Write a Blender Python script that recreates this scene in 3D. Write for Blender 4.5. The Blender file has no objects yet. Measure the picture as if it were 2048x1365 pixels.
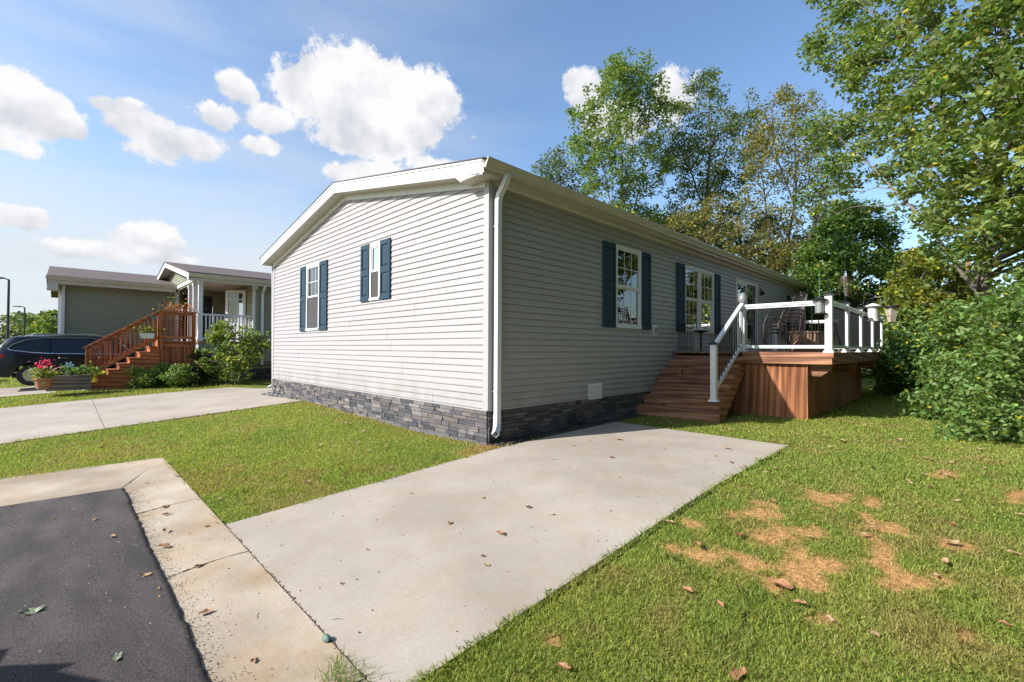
import bpy, math, random
import numpy as np
from mathutils import Matrix, Vector
R_ = random.Random(7)
NR = np.random.default_rng(11)
sc = bpy.context.scene
col = sc.collection

# ------------------------------------------------------------------ camera
FPX = 910.2; YAW = .7905; PITCH = .0156; ROLL = .0046
CAM = np.array([-4.3076, -4.8308, .8748])
FW = np.array([math.cos(YAW)*math.cos(PITCH), math.sin(YAW)*math.cos(PITCH), math.sin(PITCH)])
_rt = np.array([math.sin(YAW), -math.cos(YAW), 0.]); _up = np.cross(_rt, FW)
RT = _rt*math.cos(ROLL)+_up*math.sin(ROLL); UP = -_rt*math.sin(ROLL)+_up*math.cos(ROLL)
cd = bpy.data.cameras.new("camera"); cam = bpy.data.objects.new("camera", cd); col.objects.link(cam)
cd.sensor_width = 36; cd.lens = FPX/2048*36; cd.clip_end = 4000; cd.clip_start = .05
mw = Matrix.Identity(4)
for i in range(3):
    mw[i][0] = RT[i]; mw[i][1] = UP[i]; mw[i][2] = -FW[i]; mw[i][3] = CAM[i]
cam.matrix_world = mw
sc.camera = cam

def ray(x, y): return FW+(x-1024)/FPX*RT-(y-682.5)/FPX*UP
def Dp(x, y, t): return CAM+t*ray(x, y)
def onV(x, y, v=0):
    d = ray(x, y); return CAM+(v-CAM[1])/d[1]*d
def onU(x, y, u=0):
    d = ray(x, y); return CAM+(u-CAM[0])/d[0]*d

# ------------------------------------------------------------------ light
SUN = np.array([-1.33, .55, 1.0]); SUN /= np.linalg.norm(SUN)
EL = math.asin(SUN[2]); AZ = math.atan2(SUN[0], SUN[1])
w = bpy.data.worlds.new("World"); sc.world = w; w.use_nodes = True
sd = bpy.data.lights.new("sun", 'SUN'); sun = bpy.data.objects.new("sun", sd); col.objects.link(sun)
sd.energy = 5.0; sd.angle = math.radians(.5); sd.color = (1, .975, .95)
sun.rotation_euler = Vector(tuple(-SUN)).to_track_quat('-Z', 'Y').to_euler()
sun.location = (-20, 10, 30)
vs = sc.view_settings
vs.view_transform = 'Standard'; vs.look = 'None'; vs.gamma = 1; vs.use_curve_mapping = False
vs.exposure = .62

def build_world():
    nt = w.node_tree; nt.nodes.clear(); N = nt.nodes.new; L = nt.links.new
    out = N('ShaderNodeOutputWorld'); bg = N('ShaderNodeBackground'); L(bg.outputs[0], out.inputs[0])
    bg.inputs[1].default_value = .080
    sky = N('ShaderNodeTexSky'); sky.sky_type = 'NISHITA'; sky.sun_disc = False
    sky.sun_elevation = EL; sky.sun_rotation = AZ; sky.air_density = 1.15; sky.dust_density = 1.2; sky.ozone_density = 1.6
    tc = N('ShaderNodeTexCoord'); dvec = tc.outputs['Generated']
    def m(op, a, b=None, c=None, clamp=False):
        n = N('ShaderNodeMath'); n.operation = op; n.use_clamp = clamp
        for i, q in enumerate((a, b, c)):
            if q is None: continue
            if isinstance(q, (int, float)): n.inputs[i].default_value = q
            else: L(q, n.inputs[i])
        return n.outputs[0]
    def dot(vec):
        n = N('ShaderNodeVectorMath'); n.operation = 'DOT_PRODUCT'; L(dvec, n.inputs[0]); n.inputs[1].default_value = vec
        return n.outputs['Value']
    # clouds: (px, py, half width px, half height px, weight)
    CL = [(700, 195, 150, 85, 1.25), (790, 215, 130, 78, 1.2), (640, 165, 70, 62, 1.05), (860, 205, 75, 70, .9), (720, 260, 150, 60, 1.05), (475, 178, 48, 30, .8),
          (430, 232, 62, 28, .8), (550, 240, 70, 30, .8), (525, 292, 52, 22, .75), (290, 252, 82, 36, .95), (380, 285, 78, 34, .9), (310, 300, 70, 30, .7),
          (40, 205, 120, 66, 1.2), (110, 230, 70, 46, .9), (20, 290, 120, 30, .6), (200, 204, 48, 16, .6), (265, 211, 36, 15, .65),
          (45, 432, 75, 26, .95), (290, 476, 90, 34, 1.0), (190, 500, 110, 26, .9), (250, 510, 150, 20, .7),
          (740, 352, 130, 34, .9), (860, 338, 80, 26, .75), (1165, 180, 55, 42, .95), (1350, 190, 62, 60, .85), (1240, 240, 90, 45, .7), (945, 275, 26, 34, .3), (1500, 545, 200, 40, .7), (1750, 640, 160, 60, .8), (-250, 300, 180, 80, .9), (2400, 250, 240, 110, .9)]
    noi = N('ShaderNodeTexNoise'); noi.noise_dimensions = '3D'; noi.inputs['Scale'].default_value = 8.5; noi.inputs['Detail'].default_value = 10; noi.inputs['Roughness'].default_value = .70
    L(dvec, noi.inputs['Vector']); nz = noi.outputs[0]
    noi2 = N('ShaderNodeTexNoise'); noi2.inputs['Scale'].default_value = 16; noi2.inputs['Detail'].default_value = 7
    mp = N('ShaderNodeMapping'); mp.inputs['Location'].default_value = (.02, -.01, .035); L(dvec, mp.inputs[0]); L(mp.outputs[0], noi2.inputs['Vector'])
    tot = None; sb = None; sw = None
    for (px, py, hw, hh, wt) in CL:
        c = ray(px, py); c = c/np.linalg.norm(c)
        r = np.cross(c, [0, 0, 1.]); r /= np.linalg.norm(r); u = np.cross(r, c)
        k = 1/np.linalg.norm(ray(px, py))
        sx = hw/FPX*k*k*1.36; sy = hh/FPX*k*1.36
        a = dot(tuple(r/sx)); b = dot(tuple(u/sy))
        q = m('SQRT', m('ADD', m('MULTIPLY', a, a), m('MULTIPLY', b, b)))
        front = m('GREATER_THAN', dot(tuple(c)), 0.0)
        v = m('MULTIPLY', m('MULTIPLY', m('SUBTRACT', 1.0, q, None, True), wt), front)
        tot = v if tot is None else m('MAXIMUM', tot, v)
        wb = m('MULTIPLY', v, b)
        sb = wb if sb is None else m('ADD', sb, wb); sw = v if sw is None else m('ADD', sw, v)
    dens = m('ADD', m('MULTIPLY', tot, 1.45), m('MULTIPLY', m('SUBTRACT', nz, .5), 3.0))
    mr = N('ShaderNodeMapRange'); mr.interpolation_type = 'SMOOTHERSTEP'; L(dens, mr.inputs[0]); mr.inputs[1].default_value = .30; mr.inputs[2].default_value = .66
    present = m('GREATER_THAN', tot, .001); present = m('MULTIPLY', tot, 5.0, None, True)
    alpha = m('MULTIPLY', mr.outputs[0], present)
    yb = m('DIVIDE', sb, m('ADD', sw, .001))
    shade = m('ADD', m('MULTIPLY', yb, .55), m('ADD', m('MULTIPLY', m('SUBTRACT', noi2.outputs[0], .5), 2.8), .47), None, True)
    cr = N('ShaderNodeValToRGB'); e = cr.color_ramp.elements
    e[0].position = 0; e[0].color = (.70, .725, .775, 1); e[1].position = .75; e[1].color = (1, 1, 1, 1)
    L(shade, cr.inputs[0])
    cm = N('ShaderNodeMix'); cm.data_type = 'RGBA'; cm.blend_type = 'MULTIPLY'; cm.inputs[0].default_value = 1
    L(cr.outputs[0], cm.inputs[6]); cm.inputs[7].default_value = (8.0, 8.0, 8.1, 1)
    # thin high veil, stronger towards the left part of the sky and the horizon
    vn = N('ShaderNodeTexNoise'); vn.inputs['Scale'].default_value = 2.2; vn.inputs['Detail'].default_value = 5
    mp2 = N('ShaderNodeMapping'); mp2.inputs['Scale'].default_value = (1, 1, 5); L(dvec, mp2.inputs[0]); L(mp2.outputs[0], vn.inputs['Vector'])
    c = ray(100, 520); c = c/np.linalg.norm(c)
    side = N('ShaderNodeMapRange'); side.interpolation_type = 'SMOOTHSTEP'; L(dot(tuple(c)), side.inputs[0]); side.inputs[1].default_value = .5; side.inputs[2].default_value = 1.0
    sep = N('ShaderNodeSeparateXYZ'); L(dvec, sep.inputs[0])
    low = N('ShaderNodeMapRange'); low.interpolation_type = 'SMOOTHSTEP'; L(sep.outputs[2], low.inputs[0]); low.inputs[1].default_value = .42; low.inputs[2].default_value = .0; low.inputs[3].default_value = 0; low.inputs[4].default_value = 1
    vr = N('ShaderNodeMapRange'); L(vn.outputs[0], vr.inputs[0]); vr.inputs[1].default_value = .35; vr.inputs[2].default_value = .75
    veil = m('ADD', m('MULTIPLY', m('MULTIPLY', vr.outputs[0], side.outputs[0]), .6), m('MULTIPLY', m('MULTIPLY', low.outputs[0], side.outputs[0]), .75), None, True)
    m1 = N('ShaderNodeMix'); m1.data_type = 'RGBA'; L(veil, m1.inputs[0])
    tint = N('ShaderNodeMix'); tint.data_type = 'RGBA'; tint.blend_type = 'MULTIPLY'; tint.inputs[0].default_value = 1
    L(sky.outputs[0], tint.inputs[6]); tint.inputs[7].default_value = SKYT
    L(tint.outputs[2], m1.inputs[6]); m1.inputs[7].default_value = (6.3, 6.7, 7.2, 1)
    m2 = N('ShaderNodeMix'); m2.data_type = 'RGBA'; L(alpha, m2.inputs[0]); L(m1.outputs[2], m2.inputs[6]); L(cm.outputs[2], m2.inputs[7])
    L(m2.outputs[2], bg.inputs[0])
SKYT = (1.52, 1.70, 1.88, 1)
build_world()
w.cycles.sampling_method = 'MANUAL'; w.cycles.sample_map_resolution = 512
sc.cycles.max_bounces = 8; sc.cycles.transparent_max_bounces = 16; sc.cycles.diffuse_bounces = 4
sc.cycles.caustics_reflective = False; sc.cycles.caustics_refractive = False

# ------------------------------------------------------------------ helpers
class MB:
    def __init__(s): s.v = []; s.f = []; s.m = []; s.c = []
    def add(s, vs, fs, mi=0, c=None):
        o = len(s.v); s.v.extend([tuple(map(float, p)) for p in vs])
        for f in fs: s.f.append(tuple(i+o for i in f)); s.m.append(mi)
        s.c.extend([c or (1, 1, 1)]*len(vs)); return s
    def box(s, x0, x1, y0, y1, z0, z1, mi=0, c=None):
        if x0 > x1: x0, x1 = x1, x0
        if y0 > y1: y0, y1 = y1, y0
        if z0 > z1: z0, z1 = z1, z0
        return s.add([(x0,y0,z0),(x1,y0,z0),(x1,y1,z0),(x0,y1,z0),(x0,y0,z1),(x1,y0,z1),(x1,y1,z1),(x0,y1,z1)],
              [(0,3,2,1),(4,5,6,7),(0,1,5,4),(1,2,6,5),(2,3,7,6),(3,0,4,7)], mi, c)
    def bar(s, a, b, wx, wy, up=(0, 0, 1), mi=0, c=None):
        a = np.array(a, float); b = np.array(b, float); d = b-a; d /= np.linalg.norm(d)
        up = np.array(up, float)
        if abs(d@up) > .98: up = np.array([1., 0, 0])
        x = np.cross(d, up); x /= np.linalg.norm(x); y = np.cross(x, d)
        vs = [p+x*i*wx/2+y*j*wy/2 for p in (a, b) for i, j in ((-1,-1),(1,-1),(1,1),(-1,1))]
        return s.add(vs, [(0,1,2,3),(7,6,5,4),(0,4,5,1),(1,5,6,2),(2,6,7,3),(3,7,4,0)], mi, c)
    def tube(s, pts, r, n=8, mi=0, c=None, cap=True, sx=1., sy=1.):
        pts = [np.array(p, float) for p in pts]
        rs = r if hasattr(r, '__len__') else [r]*len(pts)
        vs = []; ref = None
        for i, p in enumerate(pts):
            d = pts[min(i+1, len(pts)-1)]-pts[max(i-1, 0)]; d = d/(np.linalg.norm(d)+1e-9)
            if ref is None:
                ref = np.array([0, 0, 1.]) if abs(d[2]) < .9 else np.array([1., 0, 0])
            x = np.cross(d, ref); x /= np.linalg.norm(x)+1e-9; y = np.cross(x, d); ref = y
            for k in range(n):
                t = 2*math.pi*(k+.5)/n; vs.append(p+rs[i]*(math.cos(t)*x*sx+math.sin(t)*y*sy))
        fs = []
        for i in range(len(pts)-1):
            for k in range(n):
                a = i*n+k; b = i*n+(k+1) % n; fs.append((a, b, b+n, a+n))
        if cap:
            fs.append(tuple(range(n))[::-1]); fs.append(tuple(range((len(pts)-1)*n, len(pts)*n)))
        return s.add(vs, fs, mi, c)
    def lathe(s, cen, prof, n=14, mi=0, c=None):
        vs = []; fs = []
        for (r, z) in prof:
            for k in range(n):
                t = 2*math.pi*k/n; vs.append((cen[0]+r*math.cos(t), cen[1]+r*math.sin(t), cen[2]+z))
        for i in range(len(prof)-1):
            for k in range(n):
                a = i*n+k; b = i*n+(k+1) % n; fs.append((a, b, b+n, a+n))
        fs.append(tuple(range(n))[::-1]); fs.append(tuple(range((len(prof)-1)*n, len(prof)*n)))
        return s.add(vs, fs, mi, c)
    def prism(s, poly, axis, a0, a1, mi=0, c=None):
        # poly: list of 2D points in the two other axes (order x,y,z without axis)
        n = len(poly); vs = []
        for a in (a0, a1):
            for p in poly:
                q = [p[0], p[1]]; q.insert(axis, a); vs.append(tuple(q))
        fs = [tuple(range(n)), tuple(range(n, 2*n))[::-1]]+[(i, i+n, (i+1) % n+n, (i+1) % n) for i in range(n)]
        return s.add(vs, fs, mi, c)
    def sphere(s, cen, r, n=10, mi=0, c=None, sc_=(1, 1, 1)):
        vs = []; fs = []; m = n//2+1
        for i in range(m+1):
            ph = math.pi*i/m
            for k in range(n):
                t = 2*math.pi*k/n
                vs.append((cen[0]+r*sc_[0]*math.sin(ph)*math.cos(t), cen[1]+r*sc_[1]*math.sin(ph)*math.sin(t), cen[2]+r*sc_[2]*math.cos(ph)))
        for i in range(m):
            for k in range(n):
                a = i*n+k; b = i*n+(k+1) % n; fs.append((a, a+n, b+n, b))
        return s.add(vs, fs, mi, c)
    def build(s, name, mats, parent=None, smooth=False, bevel=0, colors=False, recalc=True):
        me = bpy.data.meshes.new(name); me.from_pydata(s.v, [], s.f)
        if not isinstance(mats, (list, tuple)): mats = [mats]
        for mm in mats: me.materials.append(mm)
        if len(mats) > 1: me.polygons.foreach_set('material_index', s.m)
        if colors:
            ca = me.color_attributes.new('Col', 'FLOAT_COLOR', 'POINT')
            a = np.ones((len(s.v), 4), np.float32); a[:, :3] = s.c; ca.data.foreach_set('color', a.ravel())
        if recalc:
            import bmesh
            bm = bmesh.new(); bm.from_mesh(me); bmesh.ops.recalc_face_normals(bm, faces=bm.faces); bm.to_mesh(me); bm.free()
        if smooth:
            me.polygons.foreach_set('use_smooth', [True]*len(me.polygons))
            me.set_sharp_from_angle(angle=math.radians(38))
        me.update()
        o = bpy.data.objects.new(name, me); col.objects.link(o)
        if bevel:
            b = o.modifiers.new('b', 'BEVEL'); b.width = bevel; b.segments = 1; b.limit_method = 'ANGLE'
        if parent is not None: par(o, parent)
        return o
def par(o, p):
    o.parent = p
    if p.type == 'EMPTY': o.matrix_parent_inverse = Matrix.Translation(-Vector(p.location))
def tag(o, label=None, cat=None, group=None, kind=None):
    if label: o['label'] = label
    if cat: o['category'] = cat
    if group: o['group'] = group
    if kind: o['kind'] = kind
    return o
def thing(name, label, cat, loc=(0, 0, 0), group=None):
    o = bpy.data.objects.new(name, None); o.empty_display_size = .2; o.location = loc; col.objects.link(o)
    return tag(o, label, cat, group)
def kids(o): return [c for c in bpy.data.objects if c.parent == o]
def dup(o, loc=None, rz=None, scale=None, label=None, group=None, tilt=None):
    def rec(a, p):
        c = a.copy(); col.objects.link(c)
        if p is not None: c.parent = p
        for k in CH.get(a.name, []): rec(k, c)
        return c
    c = rec(o, None)
    if loc is not None: c.location = loc
    if rz is not None: c.rotation_euler = (tilt or (0, 0))[0:2]+(rz,) if tilt else (0, 0, rz)
    if scale is not None: c.scale = (scale,)*3 if not hasattr(scale, '__len__') else scale
    if label: c['label'] = label
    if group: c['group'] = group
    return c
CH = {}
def register(o):
    ks = [c for c in bpy.data.objects if c.parent == o]
    CH[o.name] = ks
    for k in ks: register(k)

# ------------------------------------------------------------------ materials
def newmat(name):
    m = bpy.data.materials.new(name); m.use_nodes = True; nt = m.node_tree
    return m, nt, nt.nodes['Principled BSDF']
def lin(r, g, b):
    f = lambda c: (c/255/12.92) if c/255 <= .04045 else ((c/255+.055)/1.055)**2.4
    return (f(r), f(g), f(b))
def M(name, base, rough=.6, var=.12, scale=6, detail=5, bump=0, bscale=60, metal=0, spec=.5, stretch=(1, 1, 1), attr=False, alt=None, bstretch=None, coat=0):
    m, nt, p = newmat(name); N = nt.nodes.new; L = nt.links.new
    tc = N('ShaderNodeTexCoord'); mp = N('ShaderNodeMapping'); mp.inputs['Scale'].default_value = stretch; L(tc.outputs['Object'], mp.inputs[0])
    n = N('ShaderNodeTexNoise'); n.inputs['Scale'].default_value = scale; n.inputs['Detail'].default_value = detail; n.inputs['Roughness'].default_value = .6; L(mp.outputs[0], n.inputs['Vector'])
    mr = N('ShaderNodeMapRange'); mr.inputs[1].default_value = .3; mr.inputs[2].default_value = .7; L(n.outputs[0], mr.inputs[0])
    mx = N('ShaderNodeMix'); mx.data_type = 'RGBA'; L(mr.outputs[0], mx.inputs[0])
    b = np.array(base); a2 = np.array(alt) if alt is not None else b*(1+var)
    a1 = b if alt is not None else b*(1-var)
    mx.inputs[6].default_value = (*a1, 1); mx.inputs[7].default_value = (*a2, 1)
    outc = mx.outputs[2]
    if attr:
        at = N('ShaderNodeAttribute'); at.attribute_name = 'Col'
        mu = N('ShaderNodeMix'); mu.data_type = 'RGBA'; mu.blend_type = 'MULTIPLY'; mu.inputs[0].default_value = 1
        L(outc, mu.inputs[6]); L(at.outputs[0], mu.inputs[7]); outc = mu.outputs[2]
    L(outc, p.inputs['Base Color'])
    p.inputs['Roughness'].default_value = rough; p.inputs['Metallic'].default_value = metal
    p.inputs['Specular IOR Level'].default_value = spec; p.inputs['Coat Weight'].default_value = coat
    if bump:
        n2 = N('ShaderNodeTexNoise'); n2.inputs['Scale'].default_value = bscale; n2.inputs['Detail'].default_value = 4
        mp2 = N('ShaderNodeMapping'); mp2.inputs['Scale'].default_value = bstretch or stretch; L(tc.outputs['Object'], mp2.inputs[0]); L(mp2.outputs[0], n2.inputs['Vector'])
        bp = N('ShaderNodeBump'); bp.inputs['Strength'].default_value = bump; bp.inputs['Distance'].default_value = .01; L(n2.outputs[0], bp.inputs['Height']); L(bp.outputs[0], p.inputs['Normal'])
    return m
def leafmat(name, trans=.35, rough=.55, gloss=.10):
    m, nt, p = newmat(name); N = nt.nodes.new; L = nt.links.new
    at = N('ShaderNodeAttribute'); at.attribute_name = 'Col'
    L(at.outputs[0], p.inputs['Base Color']); p.inputs['Roughness'].default_value = rough; p.inputs['Specular IOR Level'].default_value = gloss*4
    tr = N('ShaderNodeBsdfTranslucent')
    mu = N('ShaderNodeMix'); mu.data_type = 'RGBA'; mu.blend_type = 'MULTIPLY'; mu.inputs[0].default_value = 1; L(at.outputs[0], mu.inputs[6]); mu.inputs[7].default_value = (1.5, 1.55, .7, 1); L(mu.outputs[2], tr.inputs[0])
    ms = N('ShaderNodeMixShader'); ms.inputs[0].default_value = trans; L(p.outputs[0], ms.inputs[1]); L(tr.outputs[0], ms.inputs[2])
    L(ms.outputs[0], nt.nodes['Material Output'].inputs[0])
    return m
def glassmat(name, tint=(.75, .8, .8), ior=1.6, boost=1.0):
    m, nt, p = newmat(name); N = nt.nodes.new; L = nt.links.new; nt.nodes.remove(p)
    t = N('ShaderNodeBsdfTransparent'); t.inputs[0].default_value = (*tint, 1)
    g = N('ShaderNodeBsdfGlossy'); g.inputs['Roughness'].default_value = .01; g.inputs[0].default_value = (1, 1, 1, 1)
    f = N('ShaderNodeFresnel'); f.inputs[0].default_value = ior
    k = N('ShaderNodeMath'); k.operation = 'MULTIPLY'; k.use_clamp = True; L(f.outputs[0], k.inputs[0]); k.inputs[1].default_value = boost
    n = N('ShaderNodeTexNoise'); n.inputs['Scale'].default_value = 2.5; bp = N('ShaderNodeBump'); bp.inputs['Strength'].default_value = .02; bp.inputs['Distance'].default_value = .02
    L(n.outputs[0], bp.inputs['Height']); L(bp.outputs[0], g.inputs['Normal'])
    ms = N('ShaderNodeMixShader'); L(k.outputs[0], ms.inputs[0]); L(t.outputs[0], ms.inputs[1]); L(g.outputs[0], ms.inputs[2])
    L(ms.outputs[0], nt.nodes['Material Output'].inputs[0]); return m

MAT = {}
MAT['siding'] = M('vinyl_siding', (.345, .323, .315), .5, .035, 3, bump=.12, bscale=18, stretch=(1, 1, 14), spec=.35)
def add_splash(m, zlo, zhi, col_, amt):
    nt = m.node_tree; N = nt.nodes.new; L = nt.links.new; p = nt.nodes['Principled BSDF']; src = p.inputs['Base Color'].links[0].from_socket
    g = N('ShaderNodeNewGeometry'); sx = N('ShaderNodeSeparateXYZ'); L(g.outputs['Position'], sx.inputs[0])
    r = N('ShaderNodeMapRange'); r.interpolation_type = 'SMOOTHSTEP'; L(sx.outputs[2], r.inputs[0]); r.inputs[1].default_value = zhi; r.inputs[2].default_value = zlo; r.inputs[3].default_value = 0; r.inputs[4].default_value = amt
    n = N('ShaderNodeTexNoise'); n.inputs['Scale'].default_value = 2.6; n.inputs['Detail'].default_value = 7; mp = N('ShaderNodeMapping'); mp.inputs['Scale'].default_value = (1, 1, .45); L(g.outputs['Position'], mp.inputs[0]); L(mp.outputs[0], n.inputs[0])
    q = N('ShaderNodeMapRange'); L(n.outputs[0], q.inputs[0]); q.inputs[1].default_value = .35; q.inputs[2].default_value = .7
    k = N('ShaderNodeMath'); k.operation = 'MULTIPLY'; L(r.outputs[0], k.inputs[0]); L(q.outputs[0], k.inputs[1])
    x = N('ShaderNodeMix'); x.data_type = 'RGBA'; L(k.outputs[0], x.inputs[0]); L(src, x.inputs[6]); x.inputs[7].default_value = (*col_, 1); L(x.outputs[2], p.inputs['Base Color'])
add_splash(MAT['siding'], 0, .55, (.20, .17, .13), .45)
MAT['trim'] = M('white_trim', (.66, .65, .635), .45, .03, 5, spec=.4)
MAT['cornertrim'] = M('corner_trim', (.37, .35, .34), .45, .03, 5, spec=.4)
MAT['soffit'] = M('soffit', (.50, .475, .41), .5, .04, 4)
MAT['gutter'] = M('gutter', (.50, .465, .38), .35, .05, 3, spec=.5)
MAT['stone'] = M('ledge_stone', (1, 1, 1), .85, .22, 22, bump=.6, bscale=45, attr=True)
MAT['shingle'] = M('roof_shingle', (.085, .072, .068), .9, .35, 26, bump=.5, bscale=90, stretch=(1, 1.6, 1))
MAT['shutter'] = M('shutter_blue', (.024, .050, .074), .7, .10, 9, bump=.15, bscale=30, stretch=(1, 1, 6), spec=.2)
MAT['shutterdk'] = MAT['shutter']
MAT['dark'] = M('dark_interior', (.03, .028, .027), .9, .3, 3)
MAT['glass'] = glassmat('window_glass', (.72, .76, .76), 1.62, 1.35)
MAT['black'] = M('black_metal', (.014, .014, .015), .4, .2, 20, spec=.5)
MAT['white'] = M('white_vinyl', (.64, .645, .65), .35, .03, 6, spec=.45)
MAT['blind'] = M('window_blind', (.75, .78, .82), .7, .06, 8, stretch=(12, 12, 1))
MAT['screen'] = M('window_screen', (.05, .045, .045), .8, .2, 120)
# ------------------------------------------------------------------ terrain height
def H(u, v):
    u = np.asarray(u, float); v = np.asarray(v, float)
    s = np.interp(v, [-3, 4, 6.75, 12, 14], [.055, .055, .068, .045, .03])
    h = -.475+s*np.clip(u, -5.5, 0)
    h = h+.03*np.clip(u/3, 0, 1)
    sw = np.exp(-((v-1.8)/1.5)**2)*np.exp(-((u-0)/1.3)**2)*.05*(u < 1)
    rise = np.interp(v, [5, 7, 12, 14.3, 30], [0, .04, .06, .09, .0])
    return h-sw+rise*(np.clip((u+8)/4, 0, 1))
def GH(x, y, off=0):
    d = ray(x, y); t = 1.0
    z = -.5
    for _ in range(12):
        t = (z+off-CAM[2])/d[2]; p = CAM+t*d; z = float(H(p[0], p[1]))
    p[2] = z+off; return p
C_ = .1016
def PL(u0=0):                       # wall facing -u ; a = v, d outward
    return lambda a, d, z: (u0-d, a, z)
def PR(v0=0):                       # wall facing -v ; a = u
    return lambda a, d, z: (a, v0-d, z)
def pbox(mb, P, a0, a1, d0, d1, z0, z1, mi=0, c=None):
    vs = [P(a, d, z) for z in (z0, z1) for a, d in ((a0, d0), (a1, d0), (a1, d1), (a0, d1))]
    mb.add(vs, [(0,3,2,1),(4,5,6,7),(0,1,5,4),(1,2,6,5),(2,3,7,6),(3,0,4,7)], mi, c)
def siding(P, a0, a1, z0, z1, holes=(), top=None, seed=1, out=.017):
    """lapped boards; top(z)->(a lo, a hi) for a gable; holes = (a0,a1,z0,z1)"""
    rr = random.Random(seed); mb = MB()
    n = int(math.ceil((z1-z0)/C_-1e-6)); joints = []
    for k in range(n):
        if k % 2 == 0:
            joints = [a0]; x = a0+rr.uniform(.5, 3.6)
            while x < a1: joints.append(x); x += 3.66 if rr.random() < .7 else rr.uniform(1.5, 3.4)
            joints.append(a1); par_ = rr.randint(0, 1)
        zb = z0+k*C_; zt = min(zb+C_, z1); zm = (zb+zt)/2
        cuts = [(h[0], h[1]) for h in holes if h[2] <= zm <= h[3]]
        lo0, hi0 = (a0, a1) if top is None else top(zb); lo1, hi1 = (a0, a1) if top is None else top(zt)
        if hi0-lo0 < .05: continue
        for j in range(len(joints)-1):
            segs = [(joints[j], joints[j+1])]
            for c in cuts:
                ns = []
                for s in segs:
                    if c[1] <= s[0] or c[0] >= s[1]: ns.append(s); continue
                    if c[0] > s[0]: ns.append((s[0], c[0]))
                    if c[1] < s[1]: ns.append((c[1], s[1]))
                segs = ns
            o = .0026*((j+par_) % 2)
            for s in segs:
                b0, b1 = max(s[0], lo0), min(s[1], hi0); t0, t1 = min(max(s[0], lo1), hi1), max(min(s[1], hi1), lo1)
                if b1-b0 < .01: continue
                gz = zb+.0065
                vs = [P(b0, out+o, gz), P(b1, out+o, gz), P(t1, .003+o, zt), P(t0, .003+o, zt), P(b0, -.004, gz), P(b1, -.004, gz), P(b0, out+o, gz+.012), P(b1, out+o, gz+.012), P(b0, -.004, zb-.002), P(b1, -.004, zb-.002)]
                mb.add(vs, [(0, 1, 7, 6), (6, 7, 2, 3), (0, 4, 5, 1), (4, 8, 9, 5)])
    return mb
def window(root, P, a0, a1, z0, z1, cols=3, rows=2, lower='dark', upper='dark', split=.5, muntin_low=True, fr=.05, label=None):
    f = MB()
    d0, d1 = -.02, .034
    pbox(f, P, a0, a1, d0, d1, z1-fr, z1); pbox(f, P, a0, a1, d0, d1+.012, z0, z0+fr)
    pbox(f, P, a0, a0+fr, d0, d1, z0+fr, z1-fr); pbox(f, P, a1-fr, a1, d0, d1, z0+fr, z1-fr)
    win = f.build('window', MAT['trim'], root)
    if label: win['label'] = label
    zm = z0+(z1-z0)*split
    for (lo, hi, dd, muns, nm) in ((zm, z1-fr, .018, True, 'upper_sash'), (z0+fr, zm, .004, muntin_low, 'lower_sash')):
        s = MB(); w_ = .034
        pbox(s, P, a0+fr, a1-fr, dd-.02, dd, hi-w_, hi); pbox(s, P, a0+fr, a1-fr, dd-.02, dd+(.004 if lo == zm else 0), lo, lo+w_+.006)
        pbox(s, P, a0+fr, a0+fr+w_, dd-.02, dd, lo+w_, hi-w_); pbox(s, P, a1-fr-w_, a1-fr, dd-.02, dd, lo+w_, hi-w_)
        if muns and cols:
            for i in range(1, cols):
                a = a0+fr+w_+(a1-a0-2*fr-2*w_)*i/cols; pbox(s, P, a-.007, a+.007, dd-.018, dd-.011, lo+w_, hi-w_)
            for i in range(1, rows):
                z = lo+w_+(hi-lo-2*w_)*i/rows; pbox(s, P, a0+fr+w_, a1-fr-w_, dd-.0185, dd-.0115, z-.007, z+.007)
        s.build(nm, MAT['trim'], win)
    g = MB()
    for (lo, hi, dd) in ((zm, z1-fr, .006), (z0+fr, zm, -.008)):
        g.add([P(a0+fr, dd-.004, lo), P(a1-fr, dd-.004, lo), P(a1-fr, dd-.004, hi), P(a0+fr, dd-.004, hi)], [(0, 1, 2, 3)])
    g.build('glass', MAT['glass'], win)
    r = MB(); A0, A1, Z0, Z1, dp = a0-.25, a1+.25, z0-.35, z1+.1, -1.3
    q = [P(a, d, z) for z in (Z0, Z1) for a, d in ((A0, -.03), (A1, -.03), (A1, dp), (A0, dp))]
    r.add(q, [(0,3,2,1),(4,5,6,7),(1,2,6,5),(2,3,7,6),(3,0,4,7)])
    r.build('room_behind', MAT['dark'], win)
    if upper == 'blind':
        b = MB(); n = int((z1-zm)/.05)
        pbox(b, P, a0+.02, a1-.02, -.075, -.06, zm+.0, z1-.02); b.build('blind', MAT['blind'], win)
    if lower == 'screen':
        b = MB(); pbox(b, P, a0+fr+.01, a1-fr-.01, .0095, .011, z0+fr, zm); b.build('insect_screen', MAT['screen'], win)
    return win
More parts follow.
